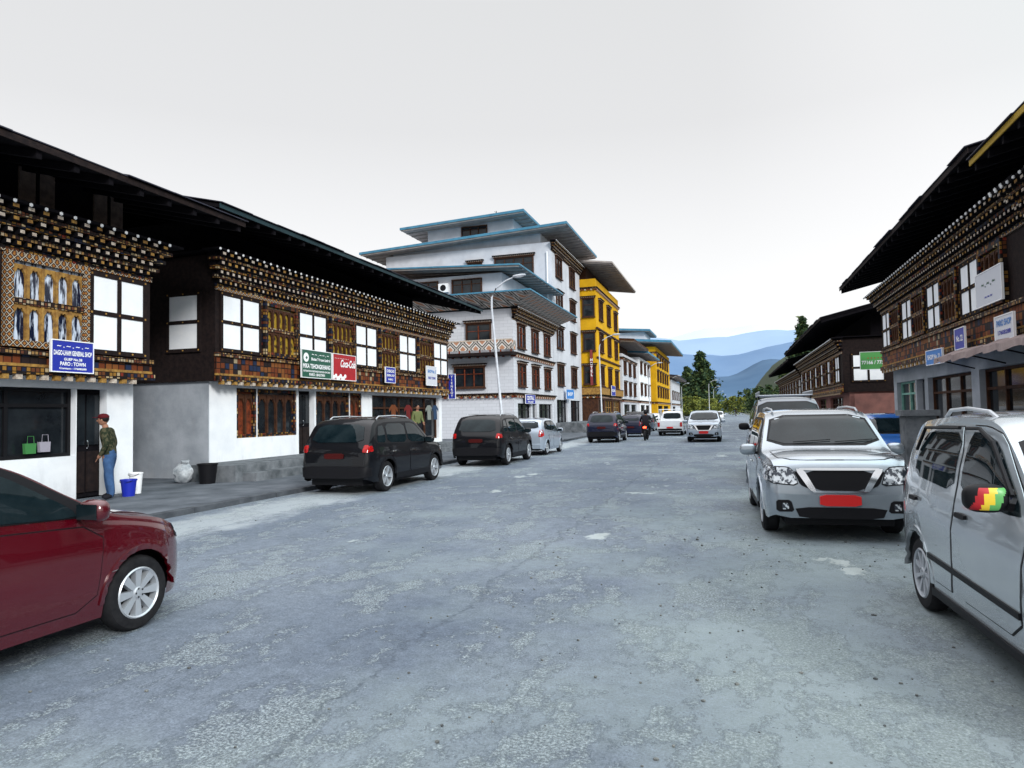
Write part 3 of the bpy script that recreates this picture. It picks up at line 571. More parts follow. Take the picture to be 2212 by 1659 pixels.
def car(name,label,cat,loc,rot,S,pm,group=None,res=.08,near=True):
    root=empty(name,label,cat,loc,R(rot),group); L,W=S['L'],S['W']; top=mono(S['top']); belt=mono(S['belt']); plan=mono(S['plan']); r=S['r']; sill=S.get('sill',.22); Ra=r+S.get('gap',.06); tum=S.get('tum',.3)
    ax=[S['xf'],S['xr']]; xs=set(); h=L/2; n=int(L/.06)
    for i in range(n+1): xs.add(round(-h+L*i/n,4))
    for e in (.01,.02,.04,.08,.13): xs|={round(h-e,4),round(-h+e,4)}
    for a in ax:
        for k in range(13): xs.add(round(a+Ra*.9995*math.cos(math.pi*k/12),4))
        xs|={round(a-Ra-.003,4),round(a+Ra+.003,4)}
    xs=sorted(xs); V=[];F=[]; sec=[]
    for x in xs:
        zt=top(x); zb=min(belt(x),zt-.05); zs=sill+ (.08*max(0,(abs(x)-h+.25)/.25))
        for a in ax:
            if abs(x-a)<Ra: zs=max(zs,r+math.sqrt(max(0,Ra*Ra-(x-a)**2)))
        zs=min(zs,zb-.03); w=W/2*plan(x); P=[]
        for i in range(9):
            z=zs+(zb-zs)*i/8; q=(z-.2)/(max(zb,.7)-.2)
            fw=.945+.055*math.sin(min(1,max(0,q/.5))*math.pi/2) if q<.5 else 1-.045*((q-.5)/.5)**2
            if q>.66 and q<.78: fw+=.008
            P.append((w*fw,z))
        yb=P[-1][0]; hh=max(0,zt-.05-zb)
        for i in range(1,6): s=i/5; P.append((yb-.012-tum*hh*s+.025*math.sin(math.pi*s)*min(1,hh*2),zb+.004+hh*s))
        ye=P[-1][0]
        for t in (.03,.08,.16,.3,.5,.75,1): P.append((ye*(1-t),zt-.05*(1-t)**(4)))
        sec.append(P)
    m=len(sec[0]); M2=2*m-1
    for x,P in zip(xs,sec):
        for y,z in P: V.append((x,-y,z))
        for y,z in P[-2::-1]: V.append((x,y,z))
    for i in range(len(xs)-1):
        for j in range(M2-1): a=i*M2+j; F.append((a,a+M2,a+M2+1,a+1))
    for i,fl in ((0,1),(len(xs)-1,0)):
        for j in range(m-1):
            a=i*M2; q=(a+j,a+j+1,a+M2-2-j,a+M2-1-j); q=q if len(set(q))==4 else (a+j,a+j+1,a+M2-1-j); F.append(q if fl else q[::-1])
    bvh=BVHTree.FromPolygons([Vector(v) for v in V],F)
    b=MB(); b.add(V,F,pm); b.obj('body',root,True,loc=(0,0,0))
    b=MB(); b.box(-h+.12,h-.12,-W/2+.27,W/2-.27,.2,.62,BLK); b.box(S['xr']+Ra+.02,S['xf']-Ra-.02,-W/2+.1,W/2-.1,.2,.5,BLK); b.obj('underbody',root)
    tm,rm_=wheel_meshes(r,S.get('tw',.2),S.get('sp',5),S.get('rimm',RIM),S.get('sw',.05))
    for x in ax:
        for sg in (-1,1):
            we=link('wheel',None,root,(x,sg*(W/2-S.get('tw',.2)/2-.03),r),0 if sg<0 else math.pi); we.empty_display_size=.2
            link('tyre',tm,we); link('rim',rm_,we)
    for sg in (-1,1):
        if near:
            for dp in S.get('doors',[]):
                cx=sum(p[0] for p in dp)/len(dp); cz=sum(p[1] for p in dp)/len(dp)
                big=[(a+math.copysign(.009,a-cx),b+math.copysign(.009,b-cz)) for a,b in dp]
                patch('door_seal',root,bvh,big,'y',sg,BLK,.003,res,1)
                d=patch('door',root,bvh,dp,'y',sg,pm,.007,res,1)
                xh=min(p[0] for p in dp)+.17; zh=S.get('hz',max(p[1] for p in dp)-.12)
                hp=patch('handle',root,bvh,[(xh-.09,zh-.018),(xh+.09,zh-.018),(xh+.09,zh+.018),(xh-.09,zh+.018)],'y',sg,S.get('hm',pm),.035,.05,1)
                if d and hp: hp.parent=d; hp.location=hp.location-d.location
        for tr in S.get('trim',[]): patch('window_trim',root,bvh,tr,'y',sg,BLK,.006,res,1)
        for wp in S['wins']: patch('window',root,bvh,wp,'y',sg,CGL,.012,res,1)
        for q in S.get('tails',[]): patch('taillight',root,bvh,q,'y',sg,TL,.014,res,1)
        for q in S.get('heads',[]): patch('headlight',root,bvh,q,'y',sg,HL,.012,res,1)
        for q in S.get('clad',[]): patch('side_moulding',root,bvh,q,'y',sg,S.get('cm',BLK),.018,res,0)
        if near:
          for a in ax:
            ring=[(a+(Ra)*math.cos(t*math.pi/12),r+(Ra)*math.sin(t*math.pi/12)) for t in range(0,13)]+[(a+(Ra+.045)*math.cos(t*math.pi/12),r+(Ra+.045)*math.sin(t*math.pi/12)) for t in range(12,-1,-1)]
            patch('wheel_arch',root,bvh,ring,'y',sg,S.get('am') or pm,.012,.07,0,.03)
        for q in S.get('tail',[]): patch('taillight',root,bvh,q if sg>0 else mir(q),'x',-1,TL,.014,res,1)
        for q in S.get('head',[]):
            q=q if sg>0 else mir(q); cx=sum(p[0] for p in q)/len(q); cz=sum(p[1] for p in q)/len(q)
            if near: patch('headlight_bezel',root,bvh,[(cx+(a-cx)*1.07,cz+(b-cz)*1.12) for a,b in q],'x',1,BLK,.01,res*.8,1)
            patch('headlight',root,bvh,q,'x',1,HL,.016,res*.8,1)
        for nm,q,mt,of in S.get('front2',[]): patch(nm,root,bvh,q if sg>0 else mir(q),'x',1,mt or pm,of,res*.8,1)
        if 'mx' in S:
            mx,mz=S['mx']; y=sg*(W/2+.09); b=MB(); b.ell((0,0,0),.07,.12,.085,S.get('mm') or pm,.7,48 if S.get('flag') else 16)
            if S.get('flag'):
                for i,f in enumerate(b.f):
                    c=sum((Vector(b.v[q]) for q in f),Vector())/len(f); s=c.y*sg+c.z*.35
                    if c.x>-.02 and abs(c.z)<.068 and -.075<s<.075: b.m[i]=b.mi((LGRN,YSt,CRED)[min(2,int((s+.075)/.05))])
            b.box(-.02,.03,*(sorted((-sg*.05,-sg*.2))),-.07,-.03,BLK); b.box(-.072,-.06,-.09,.09,-.055,.055,CGL)
            b.obj('side_mirror',root,True,loc=(mx,y,mz))
        if S.get('rails'):
            x0,x1,yy,z=S['rails']; b=MB(); b.tube([(x0,sg*yy,z-.05),(x0+.12,sg*yy,z+.01),((x0+x1)/2,sg*(yy+.01),z+.025),(x1-.15,sg*yy,z+.0),(x1,sg*yy,z-.05)],.015,8,S.get('rlm',RIM)); b.obj('roof_rail',root,True)
    if near and S.get('hood'):
        hp=S['hood']; cx=sum(p[0] for p in hp)/len(hp)
        patch('bonnet_seal',root,bvh,[(a+math.copysign(.009,a-cx),b+math.copysign(.009,b)) for a,b in hp],'z',1,BLK,.002,res,1); patch('bonnet',root,bvh,hp,'z',1,pm,.006,res,1)
    z0,z1,y0,y1=S['ws']; patch('windscreen_trim',root,bvh,[(-y0-.03,z0-.03),(y0+.03,z0-.03),(y1+.03,z1+.025),(-y1-.03,z1+.025)],'x',1,BLK,.006,res,1); patch('windscreen',root,bvh,[(-y0,z0),(y0,z0),(y1,z1),(-y1,z1)],'x',1,CGL,.014,res,1)
    a0,a1,b0,b1=S['rw']; patch('rear_window',root,bvh,[(-b0,a0),(b0,a0),(b1,a1),(-b1,a1)],'x',-1,CGL,.014,res,1)
    for nm,q,sg,mt,of in S.get('faces',[]): patch(nm,root,bvh,q,'x',sg,mt or pm,of,res,1,.03 if of>.03 else .02)
    if near:
        for yy in (-.4,.15):
            pts=[]
            for t in (0,.5,1):
                h_=bvh.ray_cast(Vector((6,yy+.5*t,z0+.01+.03*t)),Vector((-1,0,0)))
                if h_[0]: pts.append(h_[0]+Vector((.03,0,.01)))
            if len(pts)>1: b=MB(); b.tube(pts,.006,5,BLK); b.obj('wiper',root)
    return root
YSt=mat('yellow_stripe_paint',(.7,.5,.03),None,rough=.4)
SUV=dict(L=4.33,W=1.82,r=.345,xf=1.3,xr=-1.33,gap=.05,sill=.26,tum=.27,
 top=[(-2.165,.62),(-2.14,.92),(-2.07,1.08),(-1.93,1.32),(-1.74,1.57),(-1.5,1.66),(-.5,1.70),(.15,1.68),(.42,1.6),(.75,1.38),(1.08,1.13),(1.2,1.08),(1.6,1.03),(1.95,.94),(2.1,.8),(2.165,.6)],
 belt=[(-2.1,1.08),(-1,1.04),(1.2,.97),(2.1,.8)],plan=[(-2.165,.82),(-2.08,.92),(-1.8,.98),(-1,1),(1,1),(1.6,.97),(2.0,.87),(2.165,.72)],
 trim=[[(-1.86,1.1),(-1.0,1.07),(.95,1.02),(.9,1.1),(.42,1.52),(.1,1.57),(-1.2,1.57),(-1.62,1.5)]],
 wins=[[(-1.76,1.13),(-1.36,1.11),(-1.34,1.5),(-1.58,1.48)],[(-1.27,1.11),(-.3,1.08),(-.3,1.53),(-1.24,1.53)],[(-.2,1.08),(.84,1.05),(.78,1.13),(.36,1.48),(.1,1.53),(-.2,1.53)]],
 doors=[[(-1.0,.34),(-.26,.34),(-.26,1.0),(-1.18,1.02),(-1.25,.85),(-.98,.66)],[(-.22,.34),(.86,.34),(.95,.6),(.95,.95),(-.22,1.0)]],
 hood=[(1.22,-.72),(1.22,.72),(1.9,.66),(2.04,.45),(2.04,-.45),(1.9,-.66)],
 ws=(1.17,1.58,.72,.62),rw=(1.14,1.53,.66,.56),tail=[[(.68,.92),(.84,.92),(.8,1.08),(.7,1.08)]],tails=[[(-2.11,.93),(-1.95,.94),(-1.97,1.06),(-2.05,1.06)]],
 head=[[(.48,.72),(.8,.76),(.76,.92),(.5,.86)]],heads=[[(1.75,.78),(2.05,.74),(2.03,.86),(1.8,.92)]],
 faces=[('rear_bumper',[(-.85,.36),(.85,.36),(.86,.62),(-.86,.62)],-1,BLK,.05),('license_plate',[(-.24,.78),(.24,.78),(.24,.9),(-.24,.9)],-1,PLD,.03),('grille',[(-.42,.66),(.42,.66),(.42,.84),(-.42,.84)],1,BLK,.012),('front_bumper',[(-.8,.32),(.8,.32),(.8,.52),(-.8,.52)],1,BLK,.04)],
 clad=[[(-.92,.26),(.9,.26),(.9,.38),(-.92,.38)]],am=BLK,mx=(.72,1.1),rails=(-1.35,.3,.6,1.69),sp=5,sw=.05,hm=CHR,tw=.22)
BLKP=paint('black_car_paint',(.0015,.002,.004),rough=.5,coat=.5); SILV=paint('silver_car_paint',(.3,.345,.39),.6,.24,(.34,.385,.43)); ALP=paint('light_silver_car_paint',(.4,.45,.49),.45,.24,(.43,.48,.52)); WHP=paint('white_car_paint',(.65,.68,.72)); REDP=paint('red_car_paint',(.075,.001,.006),.15,.25,coat=1); NAVY=paint('navy_car_paint',(.004,.007,.025),rough=.5,coat=.7); BLUP=paint('blue_car_paint',(.01,.12,.45)); GRYP=paint('grey_blue_car_paint',(.08,.105,.14),.3); SLB=paint('silver_blue_car_paint',(.36,.42,.5),.3)
gk='cars parked along the kerb'
car('parked_car','black compact SUV with roof rails parked at the kerb','car',(-8.33,15.55,0),90,SUV,BLKP,gk)
car('parked_car','black compact SUV parked behind another black SUV','car',(-7.98,23.4,0),91,SUV,BLKP,gk)
car('parked_car','dark compact SUV parked before the white building','car',(-6.8,40.2,0),90,SUV,NAVY,gk,.14,False)
HAT=dict(L=3.6,W=1.6,r=.29,xf=1.18,xr=-1.15,gap=.05,sill=.2,tum=.27,
 top=[(-1.8,.6),(-1.78,.9),(-1.72,1.05),(-1.55,1.35),(-1.3,1.47),(-.6,1.52),(0,1.5),(.3,1.42),(.7,1.15),(.98,.97),(1.1,.93),(1.5,.84),(1.7,.7),(1.8,.5)],
 belt=[(-1.75,1.0),(-.5,.92),(1.0,.85),(1.75,.68)],plan=[(-1.8,.8),(-1.7,.91),(-1.4,.98),(-.8,1),(.8,1),(1.3,.96),(1.65,.84),(1.8,.66)],
 trim=[[(-1.45,1.07),(-.8,1.0),(.82,.92),(.75,1.0),(.25,1.35),(0,1.4),(-1.0,1.4),(-1.3,1.32)]],
 wins=[[(-1.22,1.06),(-.3,1.0),(-.3,1.36),(-1.05,1.35)],[(-.22,1.0),(.72,.95),(.66,1.02),(.22,1.31),(0,1.36),(-.22,1.36)]],
 doors=[[(-.8,.3),(-.24,.3),(-.24,.92),(-1.05,.96),(-1.08,.8),(-.8,.58)],[(-.2,.3),(.78,.3),(.82,.86),(-.2,.92)]],
 ws=(1.0,1.39,.62,.52),rw=(1.1,1.38,.56,.48),tail=[[(.56,.75),(.74,.75),(.7,1.05),(.6,1.05)]],tails=[[(-1.78,.78),(-1.6,.8),(-1.62,1.03),(-1.72,1.03)]],
 head=[[(.42,.62),(.66,.66),(.64,.8),(.44,.74)]],heads=[[(1.35,.7),(1.68,.62),(1.66,.74),(1.4,.83)]],
 faces=[('license_plate',[(-.24,.6),(.24,.6),(.24,.72),(-.24,.72)],-1,PLD,.03),('grille',[(-.4,.42),(.4,.42),(.34,.52),(-.34,.52)],1,BLK,.012)],mx=(.62,.98),sp=6,sw=.035,tw=.17)
car('parked_car','small silver blue hatchback parked at the kerb','car',(-7.9,28.6,0),90,HAT,SLB,gk,.12)
car('parked_car','navy hatchback parked at the kerb far down','car',(-6.3,48,0),90,HAT,NAVY,gk,.2,False)
car('parked_car','dark SUV parked further down the street','car',(-6.9,54.5,0),90,SUV,BLKP,gk,.2,False)
car('parked_car','grey hatchback parked further down the street','car',(-6.9,61,0),90,HAT,GRYP,gk,.2,False)
car('parked_car','white hatchback parked further down the street','car',(-6.9,67,0),90,HAT,WHP,gk,.2,False)
car('parked_car','blue hatchback parked by the shops','car',(4.2,21.8,0),-90,HAT,BLUP,None,.1)
car('moving_car','white hatchback far away on the road','car',(-1.6,110,0),-90,HAT,WHP,None,.2,False)
S2=dict(SUV); S2.update(top=[(-2.165,.62),(-2.14,.95),(-2.07,1.1),(-1.93,1.35),(-1.78,1.58),(-1.55,1.66),(-.5,1.69),(.15,1.67),(.42,1.6),(.8,1.36),(1.1,1.17),(1.22,1.13),(1.65,1.11),(1.98,1.07),(2.1,.98),(2.145,.8),(2.165,.64)],
 belt=[(-2.1,1.08),(-1,1.04),(1.2,1.03),(2.1,.93)],am=None,clad=[[(-.92,.26),(.9,.26),(.9,.34),(-.92,.34)]],ws=(1.2,1.58,.74,.62),plan=[(-2.165,.82),(-2.08,.92),(-1.8,.98),(-1,1),(1,1),(1.6,.985),(1.98,.95),(2.1,.89),(2.165,.81)],
 head=[[(.49,.72),(.84,.75),(.86,.95),(.6,.94),(.54,.89)]],heads=[[(1.78,.8),(2.08,.75),(2.06,.93),(1.8,.96)]],hood=[(1.24,-.74),(1.24,.74),(1.92,.72),(2.05,.52),(2.05,-.52),(1.92,-.72)],
 front2=[('grille_bar',[(.27,.645),(.345,.645),(.52,.925),(.42,.925)],CHR,.04),('grille_wing',[(.36,.67),(.46,.72),(.53,.89),(.49,.89)],BLK,.012),('fog_light_bezel',[(.54,.38),(.76,.38),(.76,.53),(.58,.53)],BLK,.032),('fog_light',[(.61,.41),(.69,.41),(.69,.49),(.61,.49)],HL,.04)],
 faces=[('front_bumper',[(-.84,.3),(.84,.3),(.85,.62),(.5,.6),(-.5,.6),(-.85,.62)],1,None,.026),('grille',[(-.3,.65),(.3,.65),(.42,.9),(-.42,.9)],1,BLK,.016),('grille_bar',[(-.46,.905),(.46,.905),(.47,.935),(-.47,.935)],1,CHR,.035),('grille_bar',[(-.31,.625),(.31,.625),(.32,.65),(-.32,.65)],1,CHR,.035),('air_intake',[(-.48,.3),(.48,.3),(.54,.44),(-.54,.44)],1,BLK,.034),('skid_plate',[(-.7,.23),(.7,.23),(.64,.3),(-.64,.3)],1,RIM,.05),('license_plate',[(-.24,.46),(.24,.46),(.24,.6),(-.24,.6)],1,PLATE,.055),('rear_bumper',[(-.85,.36),(.85,.36),(.86,.6),(-.86,.6)],-1,BLK,.04)])
S2['sw']=.022;S2['sp']=10
T=car('parked_car','silver SUV with black grille and red plate facing the street','car',(1.22,11.8,0),-88,S2,SILV,None,.06)
S3=dict(S2); S3.update(rails=None)
car('moving_car','pale silver crossover driving along the road','car',(-1.35,40.2,0),-90,S3,SLB,None,.12)
car('parked_car','silver estate car parked near the shops','car',(3.4,27.2,0),-90,S3,SILV,None,.15,False)
VAN=dict(SUV); VAN.update(L=4.7,W=1.8,xf=1.45,xr=-1.35,r=.36,top=[(-2.35,.6),(-2.33,1.2),(-2.25,1.75),(-2.1,1.93),(-1.5,1.98),(.2,1.98),(.6,1.92),(1.0,1.55),(1.25,1.25),(1.4,1.2),(1.9,1.14),(2.2,1.0),(2.35,.65)],belt=[(-2.3,1.15),(0,1.12),(2.3,.95)],
 plan=[(-2.35,.9),(-2.2,.98),(-1,1),(1.2,1),(1.8,.97),(2.2,.88),(2.35,.75)],trim=[[(-2.0,1.2),(1.05,1.18),(.6,1.78),(-2.0,1.8)]],wins=[[(-1.95,1.24),(-1.1,1.24),(-1.1,1.74),(-1.95,1.74)],[(-1.03,1.24),(-.2,1.24),(-.2,1.74),(-1.03,1.74)],[(-.12,1.24),(.95,1.22),(.55,1.72),(-.12,1.74)]],doors=[],ws=(1.3,1.85,.72,.6),rw=(1.25,1.75,.7,.62),rails=None,mm=BLK,mx=(1.0,1.3),
 head=[[(.5,.75),(.8,.78),(.8,.95),(.52,.92)]],heads=[],tails=[],hood=None)
vn=car('parked_car','grey blue off-road van with roof rack facing the street','car',(1.3,18.3,0),-90,VAN,GRYP,None,.1)
m=MB()
for y in (-.6,.6): m.tube([(-1.9,y,2.12),(.3,y,2.12)],.018,6,RIM); m.tube([(-1.9,y,2.03),(.3,y,2.03)],.018,6,RIM)
for i in range(9): x=-1.9+i*.275; m.tube([(x,-.6,2.12),(x,-.6,2.03),(x,.6,2.03),(x,.6,2.12)],.014,6,RIM)
for x in (-1.6,0):
    for y in (-.6,.6): m.tube([(x,y,1.93),(x,y,2.03)],.02,6,BLK)
m.obj('roof_rack',vn)
AL=dict(HAT); AL.update(L=3.55,W=1.54,r=.3,xf=1.2,xr=-1.17,tum=.24,hz=.93,top=[(-1.775,.62),(-1.765,1.0),(-1.73,1.18),(-1.64,1.42),(-1.5,1.56),(-1.3,1.62),(-.6,1.655),(-.1,1.645),(.15,1.6),(.4,1.47),(.8,1.2),(1.0,1.07),(1.15,1.02),(1.5,.92),(1.7,.76),(1.775,.55)],belt=[(-1.75,1.05),(-.5,1.0),(1.0,.95),(1.75,.76)],plan=[(-1.775,.86),(-1.7,.93),(-1.4,.985),(-.8,1),(.8,1),(1.3,.96),(1.65,.84),(1.775,.66)],
 trim=[],wins=[[(-1.3,1.12),(-.36,1.07),(-.36,1.5),(-1.1,1.49),(-1.22,1.42)],[(-.22,1.07),(.74,1.03),(.7,1.12),(.25,1.45),(0,1.51),(-.22,1.51)]],
 doors=[[(-.82,.34),(-.31,.34),(-.31,1.54),(-1.1,1.53),(-1.34,1.3),(-1.36,1.06),(-1.22,.9),(-1.1,.74),(-.9,.62)],[(-.27,.34),(.78,.34),(.84,1.0),(.74,1.14),(.27,1.5),(0,1.55),(-.27,1.55)]],ws=(1.14,1.5,.64,.52),rw=(1.2,1.5,.58,.5),
 clad=[[(-.82,.5),(.8,.47),(.8,.51),(-.82,.54)],[(-.85,.2),(.86,.2),(.86,.26),(-.85,.26)]],cm=BLK,mx=(.62,1.14),mm=BLK,flag=1,hm=BLK,rails=(-1.15,-.1,.5,1.65),sp=9,sw=.02,rimm=mat('plastic_wheel_cover',(.33,.36,.4),None,rough=.4),gap=.055,
 tail=[[(.58,.82),(.7,.82),(.68,1.2),(.62,1.2)]],tails=[])
al=car('parked_car','silver hatchback with striped mirror and roof rails','car',(2.28,5.5,0),-87.5,AL,ALP,None,.06)
for sg in (-1,1):
    m=MB(); m.tube([(-1.26,sg*.7,1.33),(-1.12,sg*.665,1.52),(-.36,sg*.66,1.535)],.014,6,BLK); m.obj('window_visor',al); m=MB(); m.tube([(-.22,sg*.66,1.535),(.02,sg*.665,1.54),(.3,sg*.69,1.46),(.68,sg*.74,1.16)],.014,6,BLK); m.obj('window_visor',al)
RH=dict(HAT); RH.update(L=3.77,W=1.68,r=.3,xf=1.16,xr=-1.27,top=[(-1.885,.62),(-1.86,.95),(-1.8,1.1),(-1.6,1.38),(-1.35,1.48),(-.6,1.52),(-.1,1.5),(.15,1.43),(.6,1.18),(.92,1.02),(1.05,.985),(1.4,.92),(1.66,.82),(1.82,.66),(1.885,.45)],belt=[(-1.8,1.05),(-.5,.98),(.9,.9),(1.75,.7)],
 plan=[(-1.885,.8),(-1.75,.92),(-1.4,.98),(-.8,1),(.9,1),(1.35,.96),(1.65,.84),(1.82,.66),(1.885,.5)],heads=[],
 trim=[[(-1.5,1.12),(-.8,1.06),(.84,.97),(.74,1.04),(.12,1.4),(-.2,1.44),(-1.1,1.42)]],wins=[[(-1.3,1.12),(-.42,1.05),(-.42,1.4),(-1.1,1.38)],[(-.34,1.05),(.6,.99),(.56,1.06),(.08,1.35),(-.1,1.39),(-.34,1.4)]],
 doors=[[(-.9,.3),(-.36,.3),(-.36,.98),(-1.1,1.02),(-1.12,.86),(-.9,.6)],[(-.32,.3),(.72,.3),(.8,.9),(-.32,.97)]],hood=[(1.0,-.62),(1.0,.62),(1.5,.56),(1.68,.36),(1.68,-.36),(1.5,-.56)],ws=(1.04,1.4,.66,.54),rw=(1.15,1.4,.6,.5),mx=(.62,1.04),sp=8,sw=.035,gap=.05)
car('parked_car','dark red hatchback with silver alloy wheels','car',(-5.45,3.38,0),90,RH,REDP,None,.06)
PK=dict(SUV); PK.update(L=4.9,W=1.75,xf=1.5,xr=-1.4,top=[(-2.45,.5),(-2.44,1.02),(-2.3,1.03),(-.42,1.04),(-.36,1.3),(-.28,1.6),(-.15,1.68),(.5,1.7),(.8,1.62),(1.2,1.2),(1.35,1.1),(2.0,1.03),(2.35,.9),(2.45,.6)],belt=[(-2.4,.98),(2.4,.88)],plan=[(-2.45,.96),(-2.3,1),(1.6,1),(2.2,.9),(2.45,.75)],
 trim=[],wins=[[(-.15,1.12),(1.05,1.1),(.6,1.52),(-.1,1.54)]],doors=[],ws=(1.16,1.55,.68,.6),rw=(1.15,1.55,.62,.56),tail=[[(.66,.62),(.82,.62),(.82,.92),(.66,.92)]],tails=[],head=[],heads=[],rails=None,clad=[],
 faces=[('rear_bumper',[(-.8,.38),(.8,.38),(.8,.5),(-.8,.5)],-1,BLK,.06),('license_plate',[(-.22,.52),(.22,.52),(.22,.62),(-.22,.62)],-1,PLATE,.03),('tailgate',[(-.6,.64),(.6,.64),(.6,.98),(-.6,.98)],-1,WHP,.012)])
pk=car('pickup_truck','white pickup truck with a frame over its open bed','pickup',(-3.9,50.5,0),90,PK,WHP,None,.15,False)
m=MB()
for x in (-2.2,-1.3,-.5): m.tube([(x,-.75,1.03),(x,-.72,1.8),(x,.72,1.8),(x,.75,1.03)],.03,6,WHT)
m.tube([(-2.2,-.72,1.8),(-.3,-.72,1.8)],.03,6,WHT); m.tube([(-2.2,.72,1.8),(-.3,.72,1.8)],.03,6,WHT); m.obj('bed_frame',pk)
# ---------------- street lamps ----------------
LP=mat('painted_steel_pole',(.6,.63,.68),(.42,.45,.5),3,.5)
def lamp_meshes():
    p=MB(); p.tube([(0,0,0),(0,0,1.1),(0,0,1.15),(0,0,6.6),(.05,0,7.1),(.3,0,7.5),(.8,0,7.78),(1.25,0,7.9)],[.09,.09,.065,.05,.045,.04,.035,.03],10,LP); p.box(-.16,.16,-.16,.16,0,.04,LP)
    h=MB(); h.ell((.28,0,0),.34,.13,.07,LP,.8,12); h.ell((.28,0,-.045),.24,.1,.05,WHT,1,10)
    return p.mesh('pole',True),h.mesh('lamp_head',True)
pm_,hm_=lamp_meshes()
for x,y,rz_,lean in ((-10.0,30.6,0,-4.5),(-10.0,56.5,0,-1),(-10,92,0,0),(-10,128,0,0),(-4,150,0,0),(-4,190,0,1),(-3.5,240,0,0),(-3,300,0,0),(-10.5,165,0,0)):
    o=empty('street_lamp','leaning pale steel street lamp with curved arm' if lean<-3 else 'pale steel street lamp with curved arm','street lamp',(x,y,PZ if x<-9.6 else 0),0,'street lamps along the road'); o.rotation_euler=(0,R(lean),R(rz_))
    link('pole',pm_,o); link('lamp_head',hm_,o,(1.2,0,7.92))
# ---------------- platform steps, small things ----------------
m=MB(); m.box(-13.49,-12.0,14.7,21.4,PZ,.52,CONC); m.box(-12.0,-11.6,15.0,17.4,PZ,.31,CONC); m.box(-12.0,-11.65,18.6,21.0,PZ,.3,PAV); tag(m.obj('stone_steps'),'worn concrete platform and steps before the whitewashed shop','steps')
m=MB(); m.box(-13.49,-12.3,24.2,31.5,PZ,.42,CONC); m.box(-12.3,-11.9,25,31,PZ,.26,CONC); tag(m.obj('stone_steps'),'long low concrete step in front of open shopfront','steps')
m=MB(); m.box(-13.5,-11.3,54.8,65.6,PZ,.9,CONC); m.box(-11.3,-10.8,55.2,65,PZ,.5,CONC);  tag(m.obj('stone_steps'),'raised concrete shop steps before the tall white building','steps')
def bucket(label,loc,r,h,mt):
    m=MB(); m.rev([(.001,0),(r*.75,0),(r,h),(r*1.06,h),(r*1.06,h-.03),(r*.99,h-.03)],20,mt,ax='z'); m.rev([(r*.97,h-.002),(r*.74,.02),(.001,.02)],20,mt,ax='z'); b=m.obj('bucket',loc=loc,smooth=True); tag(b,label,'bucket')
    m=MB(); m.tube([(r*math.cos(t*math.pi/8),-.05-r*.6*math.sin(t*math.pi/8),h-.02-.05*math.sin(t*math.pi/8)) for t in range(9)],.006,5,BLK); link('handle',m.mesh('handle'),b)
bucket('bright blue plastic bucket on the pavement',(-12.3,11.72,PZ),.16,.36,mat('blue_plastic',(.01,.025,.4),None,rough=.4))
bucket('white plastic bucket beside a blue bucket',(-12.6,12.2,PZ),.14,.46,WHT)
bucket('black rubbish bin beside concrete steps',(-12.55,14.35,PZ),.24,.5,BLK)
m=MB(); SK=mat('white_sack_cloth',(.55,.58,.61),(.25,.28,.31),6,.9); m.ell((0,0,.25),.22,.18,.26,SK,.85,24); m.tube([(0,0,.42),(.02,.01,.48),(.04,.02,.56)],[.12,.07,.1],10,SK)
for v in range(len(m.v)): p=Vector(m.v[v]); m.v[v]=(p.x*(1+.35*noise.noise(p*8)),p.y*(1+.35*noise.noise(p*9)),max(0,p.z*(1+.15*noise.noise(p*7))))
tag(m.obj('sack',loc=(-13.3,14.35,PZ),smooth=True),'stuffed white sack slumped on the pavement','sack')
m=MB(); m.box(-.28,.28,-.28,.28,0,1.5,CONC); m.box(-.34,.34,-.34,.34,1.5,1.62,CONC); m.box(-.32,.32,-.32,.32,0,.2,CONC)
tag(m.obj('stone_pillar',loc=(3.75,16.4,0)),'grey masonry gate pillar between parked cars','pillar')
m=MB(); m.box(-.24,.24,-.24,.24,0,1.3,CONC); m.box(-.3,.3,-.3,.3,1.3,1.4,CONC); tag(m.obj('stone_pillar',loc=(4.6,14.6,0)),'grey masonry gate pillar between parked cars','pillar')
def bag(label,loc,mt,rot=90):
    m=MB(); m.add([(-.1,-.04,0),(.1,-.04,0),(.1,.04,0),(-.1,.04,0),(-.12,-.03,.2),(.12,-.03,.2),(.12,.03,.2),(-.12,.03,.2)],[(0,3,2,1),(0,1,5,4),(1,2,6,5),(2,3,7,6),(3,0,4,7)],mt); m.tube([(-.07,-.03,.2),(-.06,-.03,.34),(.06,-.03,.34),(.07,-.03,.2)],.007,5,mt); tag(m.obj('shopping_bag',loc=loc,rot=R(rot)),label,'bag')
bag('green shopping bag hanging in the shop window',(-13.06,10.1,1.1),mat('green_bag_cloth',(.05,.2,.06),None)); bag('pale lilac shopping bag hanging in the shop window',(-13.06,10.4,1.12),mat('lilac_bag_cloth',(.32,.3,.36),None))
cl=[(.16,.05,.02),(.15,.02,.02),(.22,.24,.22),(.03,.06,.12)]
for i,y in enumerate((26.2,27.6,29.8,30.5)):
    m=MB(); c=mat('garment_cloth',cl[i],None,rough=.9); m.add([(-.2,0,0),(.2,0,0),(.2,.02,.5),(.36,.02,.35),(.4,.02,.5),(.15,.02,.68),(-.15,.02,.68),(-.4,.02,.5),(-.36,.02,.35),(-.2,.02,.5)],[(0,1,2,5,6,9),(2,3,4,5),(6,7,8,9)],c); m.tube([(0,.02,.66),(0,.02,.75)],.01,5,BLK)
    tag(m.obj('hanging_shirt',loc=(-13.42,y,1.5),rot=R(90)),'faded shirt hanging in the open shopfront','shirt','shirts hanging in the shopfront')
